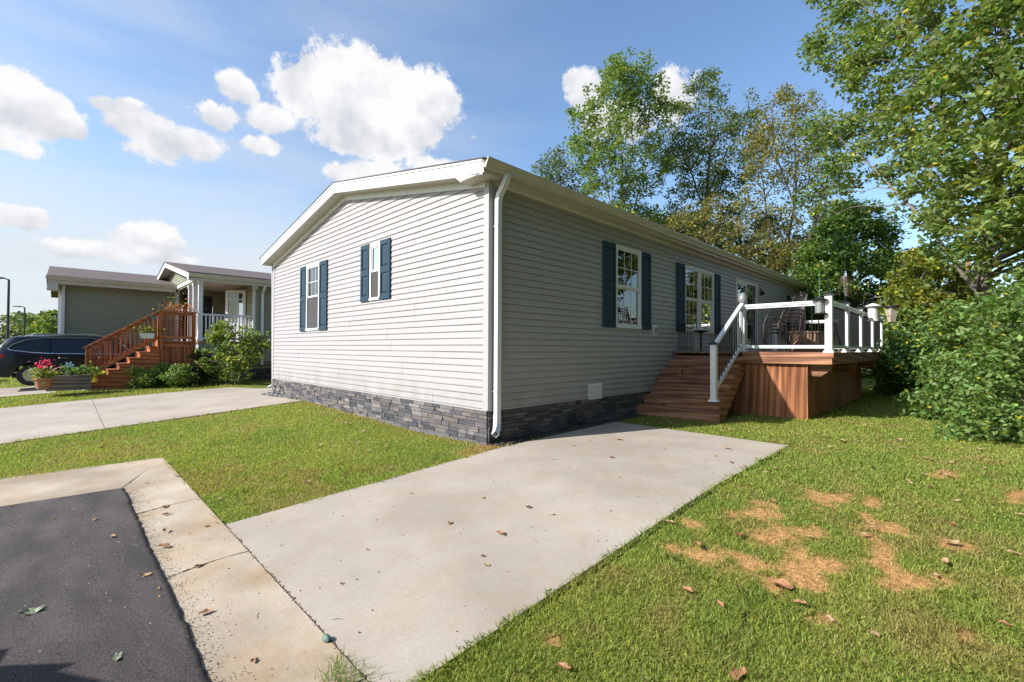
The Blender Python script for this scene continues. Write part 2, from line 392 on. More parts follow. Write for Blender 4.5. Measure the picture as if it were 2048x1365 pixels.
def shutter(root, P, a0, a1, z0, z1):
    s = MB(); D1 = .045; w_ = .055; zm = (z0+z1)/2
    pbox(s, P, a0, a1, .012, .026, z0, z1)
    pbox(s, P, a0, a0+w_, .026, D1, z0, z1); pbox(s, P, a1-w_, a1, .026, D1, z0, z1)
    for (a, b) in ((z0, z0+.1), (zm-.06, zm+.06), (z1-.09, z1)): pbox(s, P, a0+w_, a1-w_, .026, D1-.001, a, b)
    for (a, b) in ((z0+.1, zm-.06), (zm+.06, z1-.09)):
        m_ = .028; i0, i1, j0, j1 = a0+w_+.012, a1-w_-.012, a+.014, b-.014
        vs = [P(i0, .026, j0), P(i1, .026, j0), P(i1, .026, j1), P(i0, .026, j1), P(i0+m_, .04, j0+m_), P(i1-m_, .04, j0+m_), P(i1-m_, .04, j1-m_), P(i0+m_, .04, j1-m_)]
        s.add(vs, [(4,5,6,7),(0,1,5,4),(1,2,6,5),(2,3,7,6),(3,0,4,7)])
    return s.build('shutter', MAT['shutter'], root)
STONES = [(.20,.19,.19), (.13,.135,.15), (.27,.25,.24), (.30,.26,.23), (.17,.17,.18), (.34,.31,.29), (.22,.20,.205), (.10,.105,.12), (.25,.22,.20)]
def stonewall(P, a0, a1, z0, z1, seed=3, bs=1.0):
    rr = random.Random(seed); mb = MB(); z = z1
    while z > z0:
        hgt = rr.choice((.046, .056, .06, .075)); a = a0
        while a < a1:
            l = rr.uniform(.13, .34); b = min(a+l, a1)
            if a1-b < .08: b = a1
            c = np.array(rr.choice(STONES))*rr.uniform(.8, 1.2)*bs*np.array([.50, .48, .48])
            sub = [(z-hgt, z)]
            if rr.random() < .22 and hgt > .07: sub = [(z-hgt, z-hgt/2), (z-hgt/2, z)]
            for (q0, q1) in sub:
                d = rr.uniform(.012, .034); e = .0015
                c2 = tuple(np.clip(c*rr.uniform(.88, 1.12), 0, 1)); j = lambda: rr.uniform(-.004, .004)
                vs = [P(a+e, 0, q0+e), P(b-e, 0, q0+e), P(b-e, 0, q1-e), P(a+e, 0, q1-e),
                      P(a+e+.002, d+j(), q0+e+.002), P(b-e-.002, d+j(), q0+e+.002), P(b-e-.002, d+j(), q1-e-.002), P(a+e+.002, d+j(), q1-e-.002)]
                mb.add(vs, [(4,5,6,7),(0,1,5,4),(1,2,6,5),(2,3,7,6),(3,0,4,7)], 0, c2)
            a = b
        z -= hgt
    return mb

# ------------------------------------------------------------------ the grey house
WW, LL, ZT = 9.24, 16.6, 3.27
house = thing('house', 'grey house with pale lap siding, stone skirting and blue shutters in the middle', 'house', (0, 0, -.5))
SL = .85/4.62
ztop = lambda v: ZT+.85*(1-abs(v-4.62)/4.62)
def gab(z):
    if z <= ZT: return (0, WW)
    t = (z-ZT)/.85*4.62
    return (min(t, 4.62), max(WW-t, 4.62))
Lp = PL(0); Rp = PR(0)
hl = [(5.93, 6.72, 1.29, 2.87), (3.07, 3.47, 1.8, 2.88)]
siding(Lp, .09, WW-.06, 0, 4.11, hl, gab, 3).build('end_wall_siding', MAT['siding'], house)
hr = [(3.25, 4.2, 1.285, 2.88), (6.25, 7.08, 1.285, 2.88), (7.13, 7.98, 1.285, 2.88), (9.63, 11.47, .84, 2.93), (15.2, 16.1, 1.285, 2.88)]
siding(Rp, .09, LL-.09, 0, ZT+.05, hr, None, 5).build('long_wall_siding', MAT['siding'], house)
b = MB()                                   # far and back walls close the body
b.add([(LL, 0, -.6), (LL, WW, -.6), (LL, WW, ZT), (LL, 4.62, 4.12), (LL, 0, ZT)], [(0, 1, 2, 3, 4)])
b.add([(0, WW, -.6), (LL, WW, -.6), (LL, WW, ZT+.1), (0, WW, ZT+.1)], [(0, 1, 2, 3)])
b.build('back_walls', MAT['siding'], house)
ct = MB()                                  # outside corner posts
for (u, v, su, sv) in ((0, 0, 1, 1), (0, WW, 1, -1), (LL, 0, -1, 1)):
    x0, x1 = (u-.022, u+.09) if su > 0 else (u-.09, u+.022); y0, y1 = (v-.022, v+.09) if sv > 0 else (v-.09, v+.022)
    ct = MB(); ct.box(x0, x1, v-.022*sv, v+.004*sv, -.01, ZT-.005); ct.box(u-.022*su, u+.004*su, v+.004*sv, v+.09*sv, -.01, ZT-.005)
    ct.build('corner_post', MAT['cornertrim'], house)
st = MB(); pbox(st, Lp, .0, WW, .004, .026, -.022, 0); pbox(st, Rp, .0, LL, .004, .026, -.022, 0)
st.build('starter_strip', MAT['cornertrim'], house)
stonewall(Lp, 0, WW, -.62, -.022, 5).build('end_wall_stone_skirting', MAT['stone'], house, colors=True, recalc=False)
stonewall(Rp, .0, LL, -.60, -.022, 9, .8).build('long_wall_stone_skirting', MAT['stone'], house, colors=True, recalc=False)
kb = MB(); pbox(kb, Lp, -.0, WW, .0, .03, -.80, -.5+.004)
kb.build('base_rail', M('base_rail', (.11, .11, .12), .7), house)

# roof
RK = .27; VE = -.17; VW = WW+.27
zs = lambda v: 3.275+(4.135-3.275)*(1-abs(v-4.62)/4.62)          # soffit line at the rake
fa = MB()
def slopeseg(mb, u0, u1, va, vb, o0, o1, mi=0):
    vs = [(u, v, zs(v)+o) for o in (o0, o1) for (u, v) in ((u0, va), (u1, va), (u1, vb), (u0, vb))]
    mb.add(vs, [(0,3,2,1),(4,5,6,7),(0,1,5,4),(1,2,6,5),(2,3,7,6),(3,0,4,7)], mi)
for (va, vb) in ((.26, 4.62), (4.62, VW)):
    slopeseg(fa, -RK, -RK+.025, va, vb, -.005, .165)
slopeseg(fa, -RK-.003, -RK+.025, VE, .262, -.005, .165)
fa.prism([(VE, 3.262), (.32, 3.262), (.44, zs(.44)+.0), (.3, zs(.3)+.005), (VE, zs(VE)+.0)], 0, -RK-.005, -RK+.025)
fa.build('rake_board', MAT['trim'], house)
dr = MB()
for (va, vb) in ((VE, 4.62), (4.62, VW+.01)): slopeseg(dr, -RK-.014, -RK+.03, va, vb, .168, .205)
dr.build('drip_edge', MAT['trim'], house)
so = MB()
for (va, vb) in ((.28, 4.62), (4.62, VW)):
    n = int((vb-va)/.1)
    for i in range(n):
        a = va+(vb-va)*i/n; c = va+(vb-va)*(i+1)/n
        slopeseg(so, -RK+.02, .0, a+.004, c, .002, .012)
    slopeseg(so, -RK+.02, .0, va, vb, .012, .016)
so.build('rake_soffit', MAT['soffit'], house)
fr = MB()
for (va, vb) in ((.05, 4.62), (4.62, WW)): slopeseg(fr, -.032, -.006, va, vb, -.11, .004)
fr.build('frieze_board', MAT['trim'], house)
es = MB(); es.box(-RK+.02, LL+.27, VE+.01, .0, 3.266, 3.276); es.box(-RK+.02, .0, -.0, .36, 3.266, 3.276); 
for i in range(3): es.box(-RK+.02, LL+.2, VE+.03+i*.05, VE+.034+i*.05, 3.262, 3.2655)
es.build('eave_soffit', MAT['soffit'], house); es = MB(); es.box(-.01, LL+.27, WW, VW-.02, 3.266, 3.276); es.build('eave_soffit', MAT['soffit'], house)
ef = MB(); ef.box(-RK, LL+.27, VE-.02, VE, 3.262, 3.44); ef.build('eave_fascia', MAT['gutter'], house); ef = MB(); ef.box(-RK, LL+.27, VW, VW+.02, 3.262, 3.44); ef.build('eave_fascia', MAT['gutter'], house)
j = MB(); pbox(j, Rp, .09, LL-.09, .008, .03, 3.215, 3.266); j.build('top_trim', MAT['trim'], house)
def gutter(mb, u0, u1, v, z, sgn=-1):
    prof = [(0, 0), (sgn*.07, 0), (sgn*.078, .03), (sgn*.11, .085), (sgn*.12, .105), (sgn*.12, .125), (sgn*.105, .125), (sgn*.10, .10), (0, .02)]
    mb.prism([(v+a, z+b_) for a, b_ in prof], 0, u0, u1)
gu = MB(); gutter(gu, -RK-.02, LL+.29, VE-.02, 3.315); gu.build('gutter', MAT['gutter'], house)
gu = MB(); gutter(gu, -RK-.02, LL+.29, VW+.02, 3.315, 1); gu.build('gutter', MAT['gutter'], house)
ro = MB()
for (va, vb) in ((VE-.05, 4.62), (4.62, VW+.05)):
    slopeseg(ro, -RK-.025, LL+.3, va, vb, .206, .222)
ro.build('roof', MAT['shingle'], house)
vp = MB(); vp.lathe((6.1, 3.9, 4.3), [(.12, 0), (.12, .28), (.16, .3), (.16, .34), (.02, .38)], 10); vp.build('roof_vent', MAT['black'], house)

ds = MB()
pts = [(.115, VE-.07, 3.33), (.115, VE-.07, 3.26), (.11, -.20, 3.17), (.10, -.115, 3.06), (.10, -.085, 2.96), (.10, -.085, 1.5), (.10, -.085, -.1), (.095, -.09, -.2), (.05, -.13, -.27), (-.04, -.2, -.32)]
ds.tube(pts, .044, 4, sx=1.25, sy=1.25, cap=False)
ds.build('downspout', MAT['white'], house)
for z in (2.6, .25):
    k = MB(); k.box(.055, .145, -.125, -.02, z, z+.02); k.build('downspout_strap', MAT['white'], house)
ds2 = MB(); ds2.tube([(-.0, WW+.1, 3.3), (.03, WW+.07, -.2), (-.08, WW+.1, -.28)], .04, 4); ds2.build('downspout', MAT['white'], house)

# openings
window(house, Lp, 5.93, 6.72, 1.28, 2.88, 3, 2, 'screen', 'blind')
window(house, Lp, 3.07, 3.47, 1.79, 2.89, 0, 0, 'screen', 'blind', muntin_low=False)
for (a, b_, z0, z1) in ((5.48, 5.91, 1.27, 2.87), (6.74, 7.10, 1.27, 2.88), (2.68, 3.05, 1.785, 2.90), (3.49, 3.83, 1.785, 2.91)): shutter(house, Lp, a, b_, z0, z1)
wn = window(house, Rp, 3.25, 4.2, 1.28, 2.885, 3, 2)
it = MB(); it.sphere((3.42, .5, 1.55), .13, 8, sc_=(.7, .5, 1.8)); it.sphere((3.8, .55, 1.45), .07, 8); it.build('ornament_behind_glass', MAT['white'], wn)
window(house, Rp, 6.25, 7.09, 1.28, 2.885, 3, 2); window(house, Rp, 7.12, 7.98, 1.28, 2.885, 3, 2)
window(house, Rp, 15.2, 16.1, 1.28, 2.885, 3, 2)
for (a, b_) in ((2.82, 3.23), (4.22, 4.59), (5.81, 6.23), (8.0, 8.40), (14.80, 15.17), (16.13, 16.45)): shutter(house, Rp, a, b_, 1.275, 2.885)
# sliding door
dm = MB(); P = Rp
pbox(dm, P, 9.63, 11.47, -.05, .03, 2.87, 2.94); pbox(dm, P, 9.63, 9.70, -.05, .03, .84, 2.87); pbox(dm, P, 11.40, 11.47, -.05, .03, .84, 2.87); pbox(dm, P, 9.63, 11.47, -.05, .03, .80, .86)
door = dm.build('patio_door', MAT['trim'], house)
for (a, b_, d) in ((9.70, 10.58, .012), (10.52, 11.40, -.025)):
    s = MB(); pbox(s, P, a, a+.06, d-.02, d, .86, 2.87); pbox(s, P, b_-.06, b_, d-.02, d, .86, 2.87); pbox(s, P, a+.06, b_-.06, d-.02, d, .86, .96); pbox(s, P, a+.06, b_-.06, d-.02, d, 2.80, 2.87)
    s.build('door_panel', MAT['trim'] if a < 10 else MAT['black'], door)
g = MB(); g.add([P(9.70, .0, .9), P(10.58, .0, .9), P(10.58, .0, 2.85), P(9.70, .0, 2.85)], [(0, 1, 2, 3)]); g.add([P(10.55, -.035, .9), P(11.40, -.035, .9), P(11.40, -.035, 2.85), P(10.55, -.035, 2.85)], [(0, 1, 2, 3)])
g.build('glass', MAT['glass'], door)
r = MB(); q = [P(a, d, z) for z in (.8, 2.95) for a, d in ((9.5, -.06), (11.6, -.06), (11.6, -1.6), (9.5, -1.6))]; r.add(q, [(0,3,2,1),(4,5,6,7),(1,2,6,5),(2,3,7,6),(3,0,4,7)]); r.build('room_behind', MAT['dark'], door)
hd = MB(); hd.box(10.50, 10.53, -.07, -.02, 1.75, 2.0); hd.build('handle', MAT['black'], door)
# wall fittings
v_ = MB()
pbox(v_, Rp, 2.375, 2.797, .012, .03, -.04, .24)
for i in range(6): 
    z = -.0+i*.035
    v_.add([Rp(2.41, .03, z), Rp(2.762, .03, z), Rp(2.762, .042, z+.022), Rp(2.41, .042, z+.022), Rp(2.41, .03, z+.024), Rp(2.762, .03, z+.024)], [(0, 1, 2, 3), (3, 2, 5, 4)])
v_.build('foundation_vent', MAT['trim'], house)
o = MB(); pbox(o, Rp, 4.70, 4.89, .012, .03, 1.16, 1.385); 
ob = o.build('outlet_block', MAT['trim'], house)
o = MB(); pbox(o, Rp, 4.75, 4.84, .031, .06, 1.22, 1.33); o.build('socket_cover', M('grey_plastic', (.25, .25, .25), .5), ob)
la = MB(); la.lathe((11.86, -.06, 2.62), [(.05, .14), (.06, .1), (.09, .09), (.08, .07), (.03, .02)], 8); la.box(11.82, 11.9, -.04, -.01, 2.62, 2.84); la.build('wall_lantern', MAT['black'], house)
# ------------------------------------------------------------------ deck
def wood(name, base, axis, rough=.75, knots=True):
    """axis: 0/1/2 board direction; darker streaks and knots, colour varies board to board via Col"""
    m, nt, p = newmat(name); N = nt.nodes.new; L = nt.links.new
    tc = N('ShaderNodeTexCoord'); mp = N('ShaderNodeMapping'); s = [18, 18, 18]; s[axis] = 1.1; mp.inputs['Scale'].default_value = s; L(tc.outputs['Object'], mp.inputs[0])
    at = N('ShaderNodeAttribute'); at.attribute_name = 'Col'
    ad = N('ShaderNodeVectorMath'); ad.operation = 'ADD'; L(mp.outputs[0], ad.inputs[0])
    sc2 = N('ShaderNodeVectorMath'); sc2.operation = 'SCALE'; sc2.inputs[3].default_value = 57.0; L(at.outputs[0], sc2.inputs[0]); L(sc2.outputs[0], ad.inputs[1])
    wv = N('ShaderNodeTexWave'); wv.inputs['Scale'].default_value = .28; wv.inputs['Distortion'].default_value = 7; wv.inputs['Detail'].default_value = 3; wv.inputs['Detail Scale'].default_value = .8; wv.bands_direction = 'DIAGONAL'
    L(ad.outputs[0], wv.inputs['Vector'])
    n = N('ShaderNodeTexNoise'); n.inputs['Scale'].default_value = 1.4; n.inputs['Detail'].default_value = 6; L(ad.outputs[0], n.inputs['Vector'])
    mx = N('ShaderNodeMix'); mx.data_type = 'FLOAT'; mx.inputs[0].default_value = .5; L(wv.outputs['Fac'], mx.inputs[2]); L(n.outputs[0], mx.inputs[3])
    cr = N('ShaderNodeValToRGB'); e = cr.color_ramp.elements; b = np.array(base)
    e[0].position = .22; e[0].color = (*(b*np.array([.55, .48, .45])), 1); e[1].position = .72; e[1].color = (*(b*1.15), 1)
    L(mx.outputs[0], cr.inputs[0])
    big = N('ShaderNodeTexNoise'); big.inputs['Scale'].default_value = 1.6; L(tc.outputs['Object'], big.inputs['Vector'])
    mr = N('ShaderNodeMapRange'); mr.inputs[1].default_value = .3; mr.inputs[2].default_value = .7; mr.inputs[3].default_value = .8; mr.inputs[4].default_value = 1.15; L(big.outputs[0], mr.inputs[0])
    mu = N('ShaderNodeMix'); mu.data_type = 'RGBA'; mu.blend_type = 'MULTIPLY'; mu.inputs[0].default_value = 1; L(cr.outputs[0], mu.inputs[6]); L(mr.outputs[0], mu.inputs[7])
    vk = N('ShaderNodeTexVoronoi'); vk.inputs['Scale'].default_value = .32; L(ad.outputs[0], vk.inputs['Vector']); kn = N('ShaderNodeMapRange'); kn.interpolation_type = 'SMOOTHSTEP'; L(vk.outputs['Distance'], kn.inputs[0]); kn.inputs[1].default_value = .07; kn.inputs[2].default_value = .20; kn.inputs[3].default_value = .38; kn.inputs[4].default_value = 1.0
    mk = N('ShaderNodeMix'); mk.data_type = 'RGBA'; mk.blend_type = 'MULTIPLY'; mk.inputs[0].default_value = 1; L(mu.outputs[2], mk.inputs[6]); L(kn.outputs[0], mk.inputs[7]); mu = mk
    # per board brightness from Col (0.5..1)
    mu2 = N('ShaderNodeMix'); mu2.data_type = 'RGBA'; mu2.blend_type = 'MULTIPLY'; mu2.inputs[0].default_value = 1; L(mu.outputs[2], mu2.inputs[6]); L(at.outputs[0], mu2.inputs[7])
    L(mu2.outputs[2], p.inputs['Base Color']); p.inputs['Roughness'].default_value = rough; p.inputs['Specular IOR Level'].default_value = .25
    bp = N('ShaderNodeBump'); bp.inputs['Strength'].default_value = .35; bp.inputs['Distance'].default_value = .004; L(mx.outputs[0], bp.inputs['Height']); L(bp.outputs[0], p.inputs['Normal'])
    return m
WX = wood('deck_wood_x', (.37, .19, .11), 0); WY = wood('deck_wood_y', (.37, .19, .11), 1); WZ = wood('skirt_wood', (.37, .155, .068), 2)
def bc(): 
    k = R_.uniform(.66, 1.0); return (k, k*R_.uniform(.94, 1.0), k*R_.uniform(.9, 1.0))
DZ = .82; DU0, DU1 = 5.641, 12.95; DVR = -3.06; SVR = -1.55
deck = thing('deck', 'raised brown timber deck with steps and white railings beside the long wall', 'deck', (6, -1.5, -.45))
fb = MB(); v = DVR
while v < -.03:
    fb.box(DU0-.02, DU1, v, min(v+.137, -.02), DZ-.036, DZ, 0, bc()); v += .143
fb.build('floor_boards', WX, deck, colors=True)
fs = MB(); fs.box(DU0-.002, DU0+.04, DVR-.005, SVR+.03, .722, .783, 0, bc()); 
fs.build('edge_board', WY, deck, colors=True)
fs = MB(); fs.box(DU0-.025, DU0+.012, DVR-.01, SVR+.03, .725, DZ+.003, 0, bc()); fs.box(DU0-.01, DU0+.03, DVR+.015, SVR+.03, .60, .72, 0, bc()); fs.build('front_fascia', WY, deck, colors=True)
fs = MB(); fs.box(DU0+.03, DU1, DVR, DVR+.03, .60, .783, 0, bc()); fs.build('side_fascia', WX, deck, colors=True)
SKU = 5.72; SKV = -2.62
sk = MB(); v = SKV
while v < -.5:
    sk.box(SKU, SKU+.02, v, min(v+.134, -.5), -.5, .62, 0, bc()); v += .138
sk.build('front_skirt', WZ, deck, colors=True)
tp = MB(); tp.box(SKU-.012, SKU+.03, SKV-.028, SKV-.002, -.5, .615, 0, (1, 1, 1)); tp.build('skirt_corner_board', WZ, deck, colors=True)
sk = MB(); u = SKU+.035
while u < 11.6:
    sk.box(u, u+.134, SKV-.022, SKV-.004, -.5, .62, 0, bc()); u += .138
sk.build('side_skirt', WZ, deck, colors=True)
for u in (5.82, 8.4, 11.2):                 # beams sticking out under the floor, ends clipped
    mb = MB(); mb.prism([(SKV-.02, .602), (SKV-.02, .37), (-2.84, .37), (-3.0, .50), (-3.0, .602)], 0, u, u+.09, 0, bc()); mb.build('beam', WY, deck, colors=True)
# steps: against the wall, climbing along +u
rise, run = .1803, .2675; nst = 7
for k in range(nst):
    u = 4.041+k*(5.641-4.041)/6; zt = -.262+k*rise
    vr = SVR if k else -1.66
    if k < nst-1:
        t = MB(); t.box(u-.025, u+.12, vr-.02, -.03, zt-.036, zt, 0, bc()); t.box(u+.124, u+.30, vr-.02, -.03, zt-.036, zt-.0005, 0, bc()); t.build('step_tread', WY, deck, colors=True)
    t = MB(); zb = zt-rise-.02
    t.box(u, u+.02, vr, -.035, zb if k else -.5, (zt-.037) if k < 6 else .722, 0, bc()); t.build('step_riser', WY, deck, colors=True)
sg = MB()
poly = [(4.05, -.5), (4.05, -.3)]
for k in range(6):
    u = 4.041+k*.2667; zt = -.262+k*rise
    poly += [(u+.022, zt-.037), (u+.2667+.02, zt-.037)]
poly += [(5.70, .68), (5.70, .45), (4.55, -.5)]
sg.prism(poly, 1, SVR, SVR+.035, 0, bc()); sg.build('stringer', WX, deck, colors=True)
sg = MB(); sg.box(4.1, 5.7, -.5, -.46, -.5, -.2, 0, bc()); sg.box(5.0, 5.7, -.5, -.46, -.2, .5, 0, bc()); sg.build('inner_stringer', WX, deck, colors=True)

# railings
def post(u, v, z0, z1, s=.102, cap=True, skirt=True, capm=None):
    p = MB(); p.box(u-s/2, u+s/2, v-s/2, v+s/2, z0, z1); o = p.build('post', MAT['white'], deck, bevel=.006)
    if cap:
        c = MB(); h = s/2+.02
        c.box(u-h, u+h, v-h, v+h, z1, z1+.022); c.add([(u-h, v-h, z1+.022), (u+h, v-h, z1+.022), (u+h, v+h, z1+.022), (u-h, v+h, z1+.022), (u, v, z1+.07)], [(0, 1, 4), (1, 2, 4), (2, 3, 4), (3, 0, 4)])
        c.build('post_cap', capm or MAT['black'], o)
    if skirt:
        c = MB(); h = s/2+.03
        c.add([(u-h, v-h, z0), (u+h, v-h, z0), (u+h, v+h, z0), (u-h, v+h, z0)]+[(u-s/2-.004, v-s/2-.004, z0+.05), (u+s/2+.004, v-s/2-.004, z0+.05), (u+s/2+.004, v+s/2+.004, z0+.05), (u-s/2-.004, v+s/2+.004, z0+.05)],
              [(0,1,5,4),(1,2,6,5),(2,3,7,6),(3,0,4,7)])
        c.build('post_skirt', MAT['white'], o)
    return o
def bal(a, b, r=.0095):
    mb = MB(); mb.tube([a, b], r, 6); mb.build('baluster', MAT['black'], deck)
def railing(p0, p1, z0, z1, n, name='rail'):
    """top and bottom rails between two plan points; z0,z1 = floor height at both ends"""
    p0 = np.array(p0, float); p1 = np.array(p1, float); hb, ht = .085, .94
    for (h, nm, wx, wy) in ((ht, 'top_rail', .075, .055), (hb+.02, 'bottom_rail', .045, .06)):
        mb = MB(); a = (*p0, z0+h); b = (*p1, z1+h); mb.bar(a, b, wx, wy)
        if nm == 'top_rail': mb.bar((*p0, z0+h-.045), (*p1, z1+h-.045), .04, .035)
        mb.build(nm, MAT['white'], deck)
    for i in range(n):
        t = (i+1)/(n+1); q = p0+(p1-p0)*t; z = z0+(z1-z0)*t
        bal((q[0], q[1], z+hb+.04), (q[0], q[1], z+ht-.06))
RV = -2.99
post(5.70, -1.50, DZ, DZ+.98, cap=False)
post(5.70, RV, DZ, DZ+1.05, .115)
railing((5.70, -1.55), (5.70, RV+.055), DZ, DZ, 12)
us = [5.70, 7.33, 9.0, 10.75, 12.45]
for u in us[1:]: post(u, RV, DZ, DZ+1.0, .105)
for a, b_ in zip(us[:-1], us[1:]): railing((a+.055, RV), (b_-.055, RV), DZ, DZ, 13)
post(12.45, -.25, DZ, DZ+1.0); railing((12.45, RV+.05), (12.45, -.3), DZ, DZ, 16)
# stair rail
post(4.20, -1.50, -.085, .955, .102)
mb = MB(); mb.bar((4.26, -1.50, .955), (5.66, -1.50, 1.86-.06), .075, .05); mb.build('stair_top_rail', MAT['white'], deck)
mb = MB(); mb.bar((4.26, -1.50, .13), (5.66, -1.50, .98), .05, .06); mb.build('stair_bottom_rail', MAT['white'], deck)
for i in range(11):
    t = (i+.6)/11; u = 4.25+1.41*t; z = .13+.85*t; bal((u, -1.50, z+.02), (u, -1.50, z+.82-.045*(t)))
register(deck)

# ------------------------------------------------------------------ things on and around the deck
def simple(name, mb, mat, label, cat, group=None, **k):
    return tag(mb.build(name, mat, **k), label, cat, group)
# glass globe lamp on the stair newel
gl = thing('glass_globe_lamp', 'pinecone shaped glass globe on the white post at the top of the deck steps', 'lamp', (5.70, -1.50, DZ+.98))
a = MB(); a.lathe((5.70, -1.50, DZ+.98), [(.035, 0), (.06, .02), (.085, .07), (.088, .12), (.07, .18), (.04, .225), (.012, .245)], 14); a.build('globe', M('frosted_glass', (.24, .235, .23), .15, .25, 60, bump=.5, bscale=80, spec=.9), gl, smooth=True)
a = MB(); a.lathe((5.70, -1.50, DZ+.98), [(.055, 0), (.055, .012), (.03, .014)], 10); a.build('base', MAT['black'], gl)
# stacked metal patio chairs
IRON = M('bronze_metal', (.035, .025, .022), .4, .25, 30, metal=.3)
def patio_chair():
    t = thing('patio_chair', 'x', 'chair', (0, 0, 0), 'dark metal chairs stacked on the deck')
    for s in (-1, 1):
        a = MB(); a.tube([(-.24, .26*s, 0), (-.25, .26*s, .3), (-.25, .26*s, .60), (-.2, .26*s, .66), (.0, .26*s, .67), (.2, .25*s, .66)], .013, 6); a.build('front_leg_and_arm', IRON, t, smooth=True)
        a = MB(); a.tube([(.28, .25*s, 0), (.22, .245*s, .4), (.26, .24*s, .75), (.33, .20*s, 1.0)], .013, 6); a.build('rear_leg', IRON, t, smooth=True)
    a = MB(); a.box(-.23, .2, -.23, .23, .40, .415); a.tube([(-.24, -.24, .41), (-.24, .24, .41)], .014, 6); a.build('seat', IRON, t)
    a = MB()
    for i in range(7):
        y = -.18+.06*i; a.tube([(.22, y*1.1, .43), (.26, y, .75), (.33, y*.8, 1.0)], .006, 5)
    a.tube([(.33, -.2, 1.0), (.345, -.1, 1.04), (.35, 0, 1.05), (.345, .1, 1.04), (.33, .2, 1.0)], .013, 6); a.build('backrest', IRON, t)
    register(t); return t
pc = patio_chair(); pc.location = (6.75, -1.95, DZ); pc.rotation_euler = (0, 0, math.radians(-42)); pc['label'] = 'bottom chair of the stack of dark metal patio chairs on the deck'
LB = ['second chair up in the stack of dark metal patio chairs on the deck', 'third chair up in the stack of dark metal patio chairs on the deck', 'topmost chair of the stack of dark metal patio chairs on the deck']
for k in range(3): dup(pc, (6.75+.025*(k+1), -1.95-.02*(k+1), DZ+.075*(k+1)), math.radians(-42), label=LB[k])
# brown storage box, rug, plant pots under the rail
BX = M('cardboard_brown', (.20, .115, .07), .8, .15, 8)
bxm = MB(); bxm.box(7.5, 8.3, -2.45, -1.9, DZ, DZ+.42); bxm.box(7.48, 8.32, -2.47, -1.88, DZ+.42, DZ+.46)
simple('storage_box', bxm, BX, 'brown storage box on the deck behind the stack of metal chairs', 'box', bevel=.01)
# black wrought screens at the wall side of the steps
def scroll_gate(u0, u1, v, label, hgt=.62):
    t = thing('wrought_iron_screen', label, 'screen', ((u0+u1)/2, v, DZ), 'wrought iron screens at the head of the steps')
    a = MB(); n = int((u1-u0)/.075)
    for i in range(n+1):
        u = u0+(u1-u0)*i/n; h = hgt+.07*math.sin(math.pi*i/n); a.tube([(u, v, DZ), (u, v, DZ+h)], .006, 5)
    a.build('bars', MAT['black'], t)
    a = MB(); a.tube([(u0+(u1-u0)*i/12, v, DZ+hgt+.07*math.sin(math.pi*i/12)) for i in range(13)], .009, 6); a.tube([(u0, v, DZ+.08), (u1, v, DZ+.08)], .008, 6); a.tube([(u0, v, DZ+hgt-.08), (u1, v, DZ+hgt-.08)], .007, 6); a.build('frame', MAT['black'], t)
    a = MB()
    for q in (u0, u1):
        a.tube([(q+.035*math.cos(s)*(.4+s/8), v, DZ+hgt+.04+.035*math.sin(s)*(.4+s/8)) for s in np.linspace(0, 5.5, 12)], .005, 5)
    a.build('scroll', MAT['black'], t); return t
scroll_gate(5.70, 6.50, -.12, 'black wrought iron screen at the top of the steps, under the left shutter')
scroll_gate(7.75, 8.85, -.15, 'black wrought iron screen on the deck below the right shutter of the double window')
g_ = thing('garden_stand', 'black metal stand with small white flowers on top, on the deck by the double window', 'plant stand', (6.15, -.45, DZ))
a = MB(); a.tube([(6.15, -.45, DZ), (6.15, -.45, DZ+.42)], .03, 6); a.lathe((6.15, -.45, DZ+.42), [(.03, 0), (.15, .03), (.17, .06), (.05, .07)], 10); a.build('stand', MAT['black'], g_)
a = MB()
for i in range(7): a.sphere((6.15+.16*math.cos(i*.9), -.45+.16*math.sin(i*.9), DZ+.51+.02*(i % 2)), .022, 6)
a.build('blossom', MAT['white'], g_)

# hanging feeders and ornament on crooks behind the side rail
def crook(t, u, v, z0, z1, lean=.16, ax=(1, 0)):
    a = MB(); pts = [(u, v, z0), (u, v, z1-.12)]
    for s in np.linspace(0, math.pi, 7): pts.append((u+ax[0]*lean/2*(1-math.cos(s)), v+ax[1]*lean/2*(1-math.cos(s)), z1-.12+.1*math.sin(s)))
    a.tube(pts, .006, 6); a.build('crook', MAT['black'], t)
# lantern feeder hangs in front of the corner post
lp = np.array(Dp(1635, 612, 12.35)); lp = np.array([5.62, -2.86, 1.69])
t = thing('lantern_feeder', 'black lantern shaped bird feeder hanging in front of the corner post of the deck rail', 'bird feeder', (lp[0], lp[1], lp[2]-.14))
GM = M('feeder_mesh', (.30, .31, .29), .35, .35, 50, stretch=(1, 1, 3), metal=.4)
a = MB(); a.tube([tuple(lp+[0, 0, .13]), tuple(lp+[0, 0, .52])], .005, 5); a.build('hanging_rod', M('green_rod', (.1, .22, .16), .5), t)
a = MB(); a.lathe(tuple(lp), [(.13, .095), (.135, .105), (.05, .14), (.01, .15)], 16); a.build('roof', MAT['black'], t)
a = MB(); a.lathe(tuple(lp), [(.072, -.14), (.072, .095)], 16); a.build('cage', GM, t)
a = MB(); a.lathe(tuple(lp), [(.12, -.16), (.125, -.145), (.06, -.14)], 16); a.build('tray', MAT['black'], t)
a = MB(); a.tube([(5.70, RV, DZ+1.05), (5.70, RV+.0, DZ+1.42), (5.66, -2.93, DZ+1.47), tuple(lp+[0, 0, .52])], .007, 5); a.build('hanger_arm', MAT['black'], t)
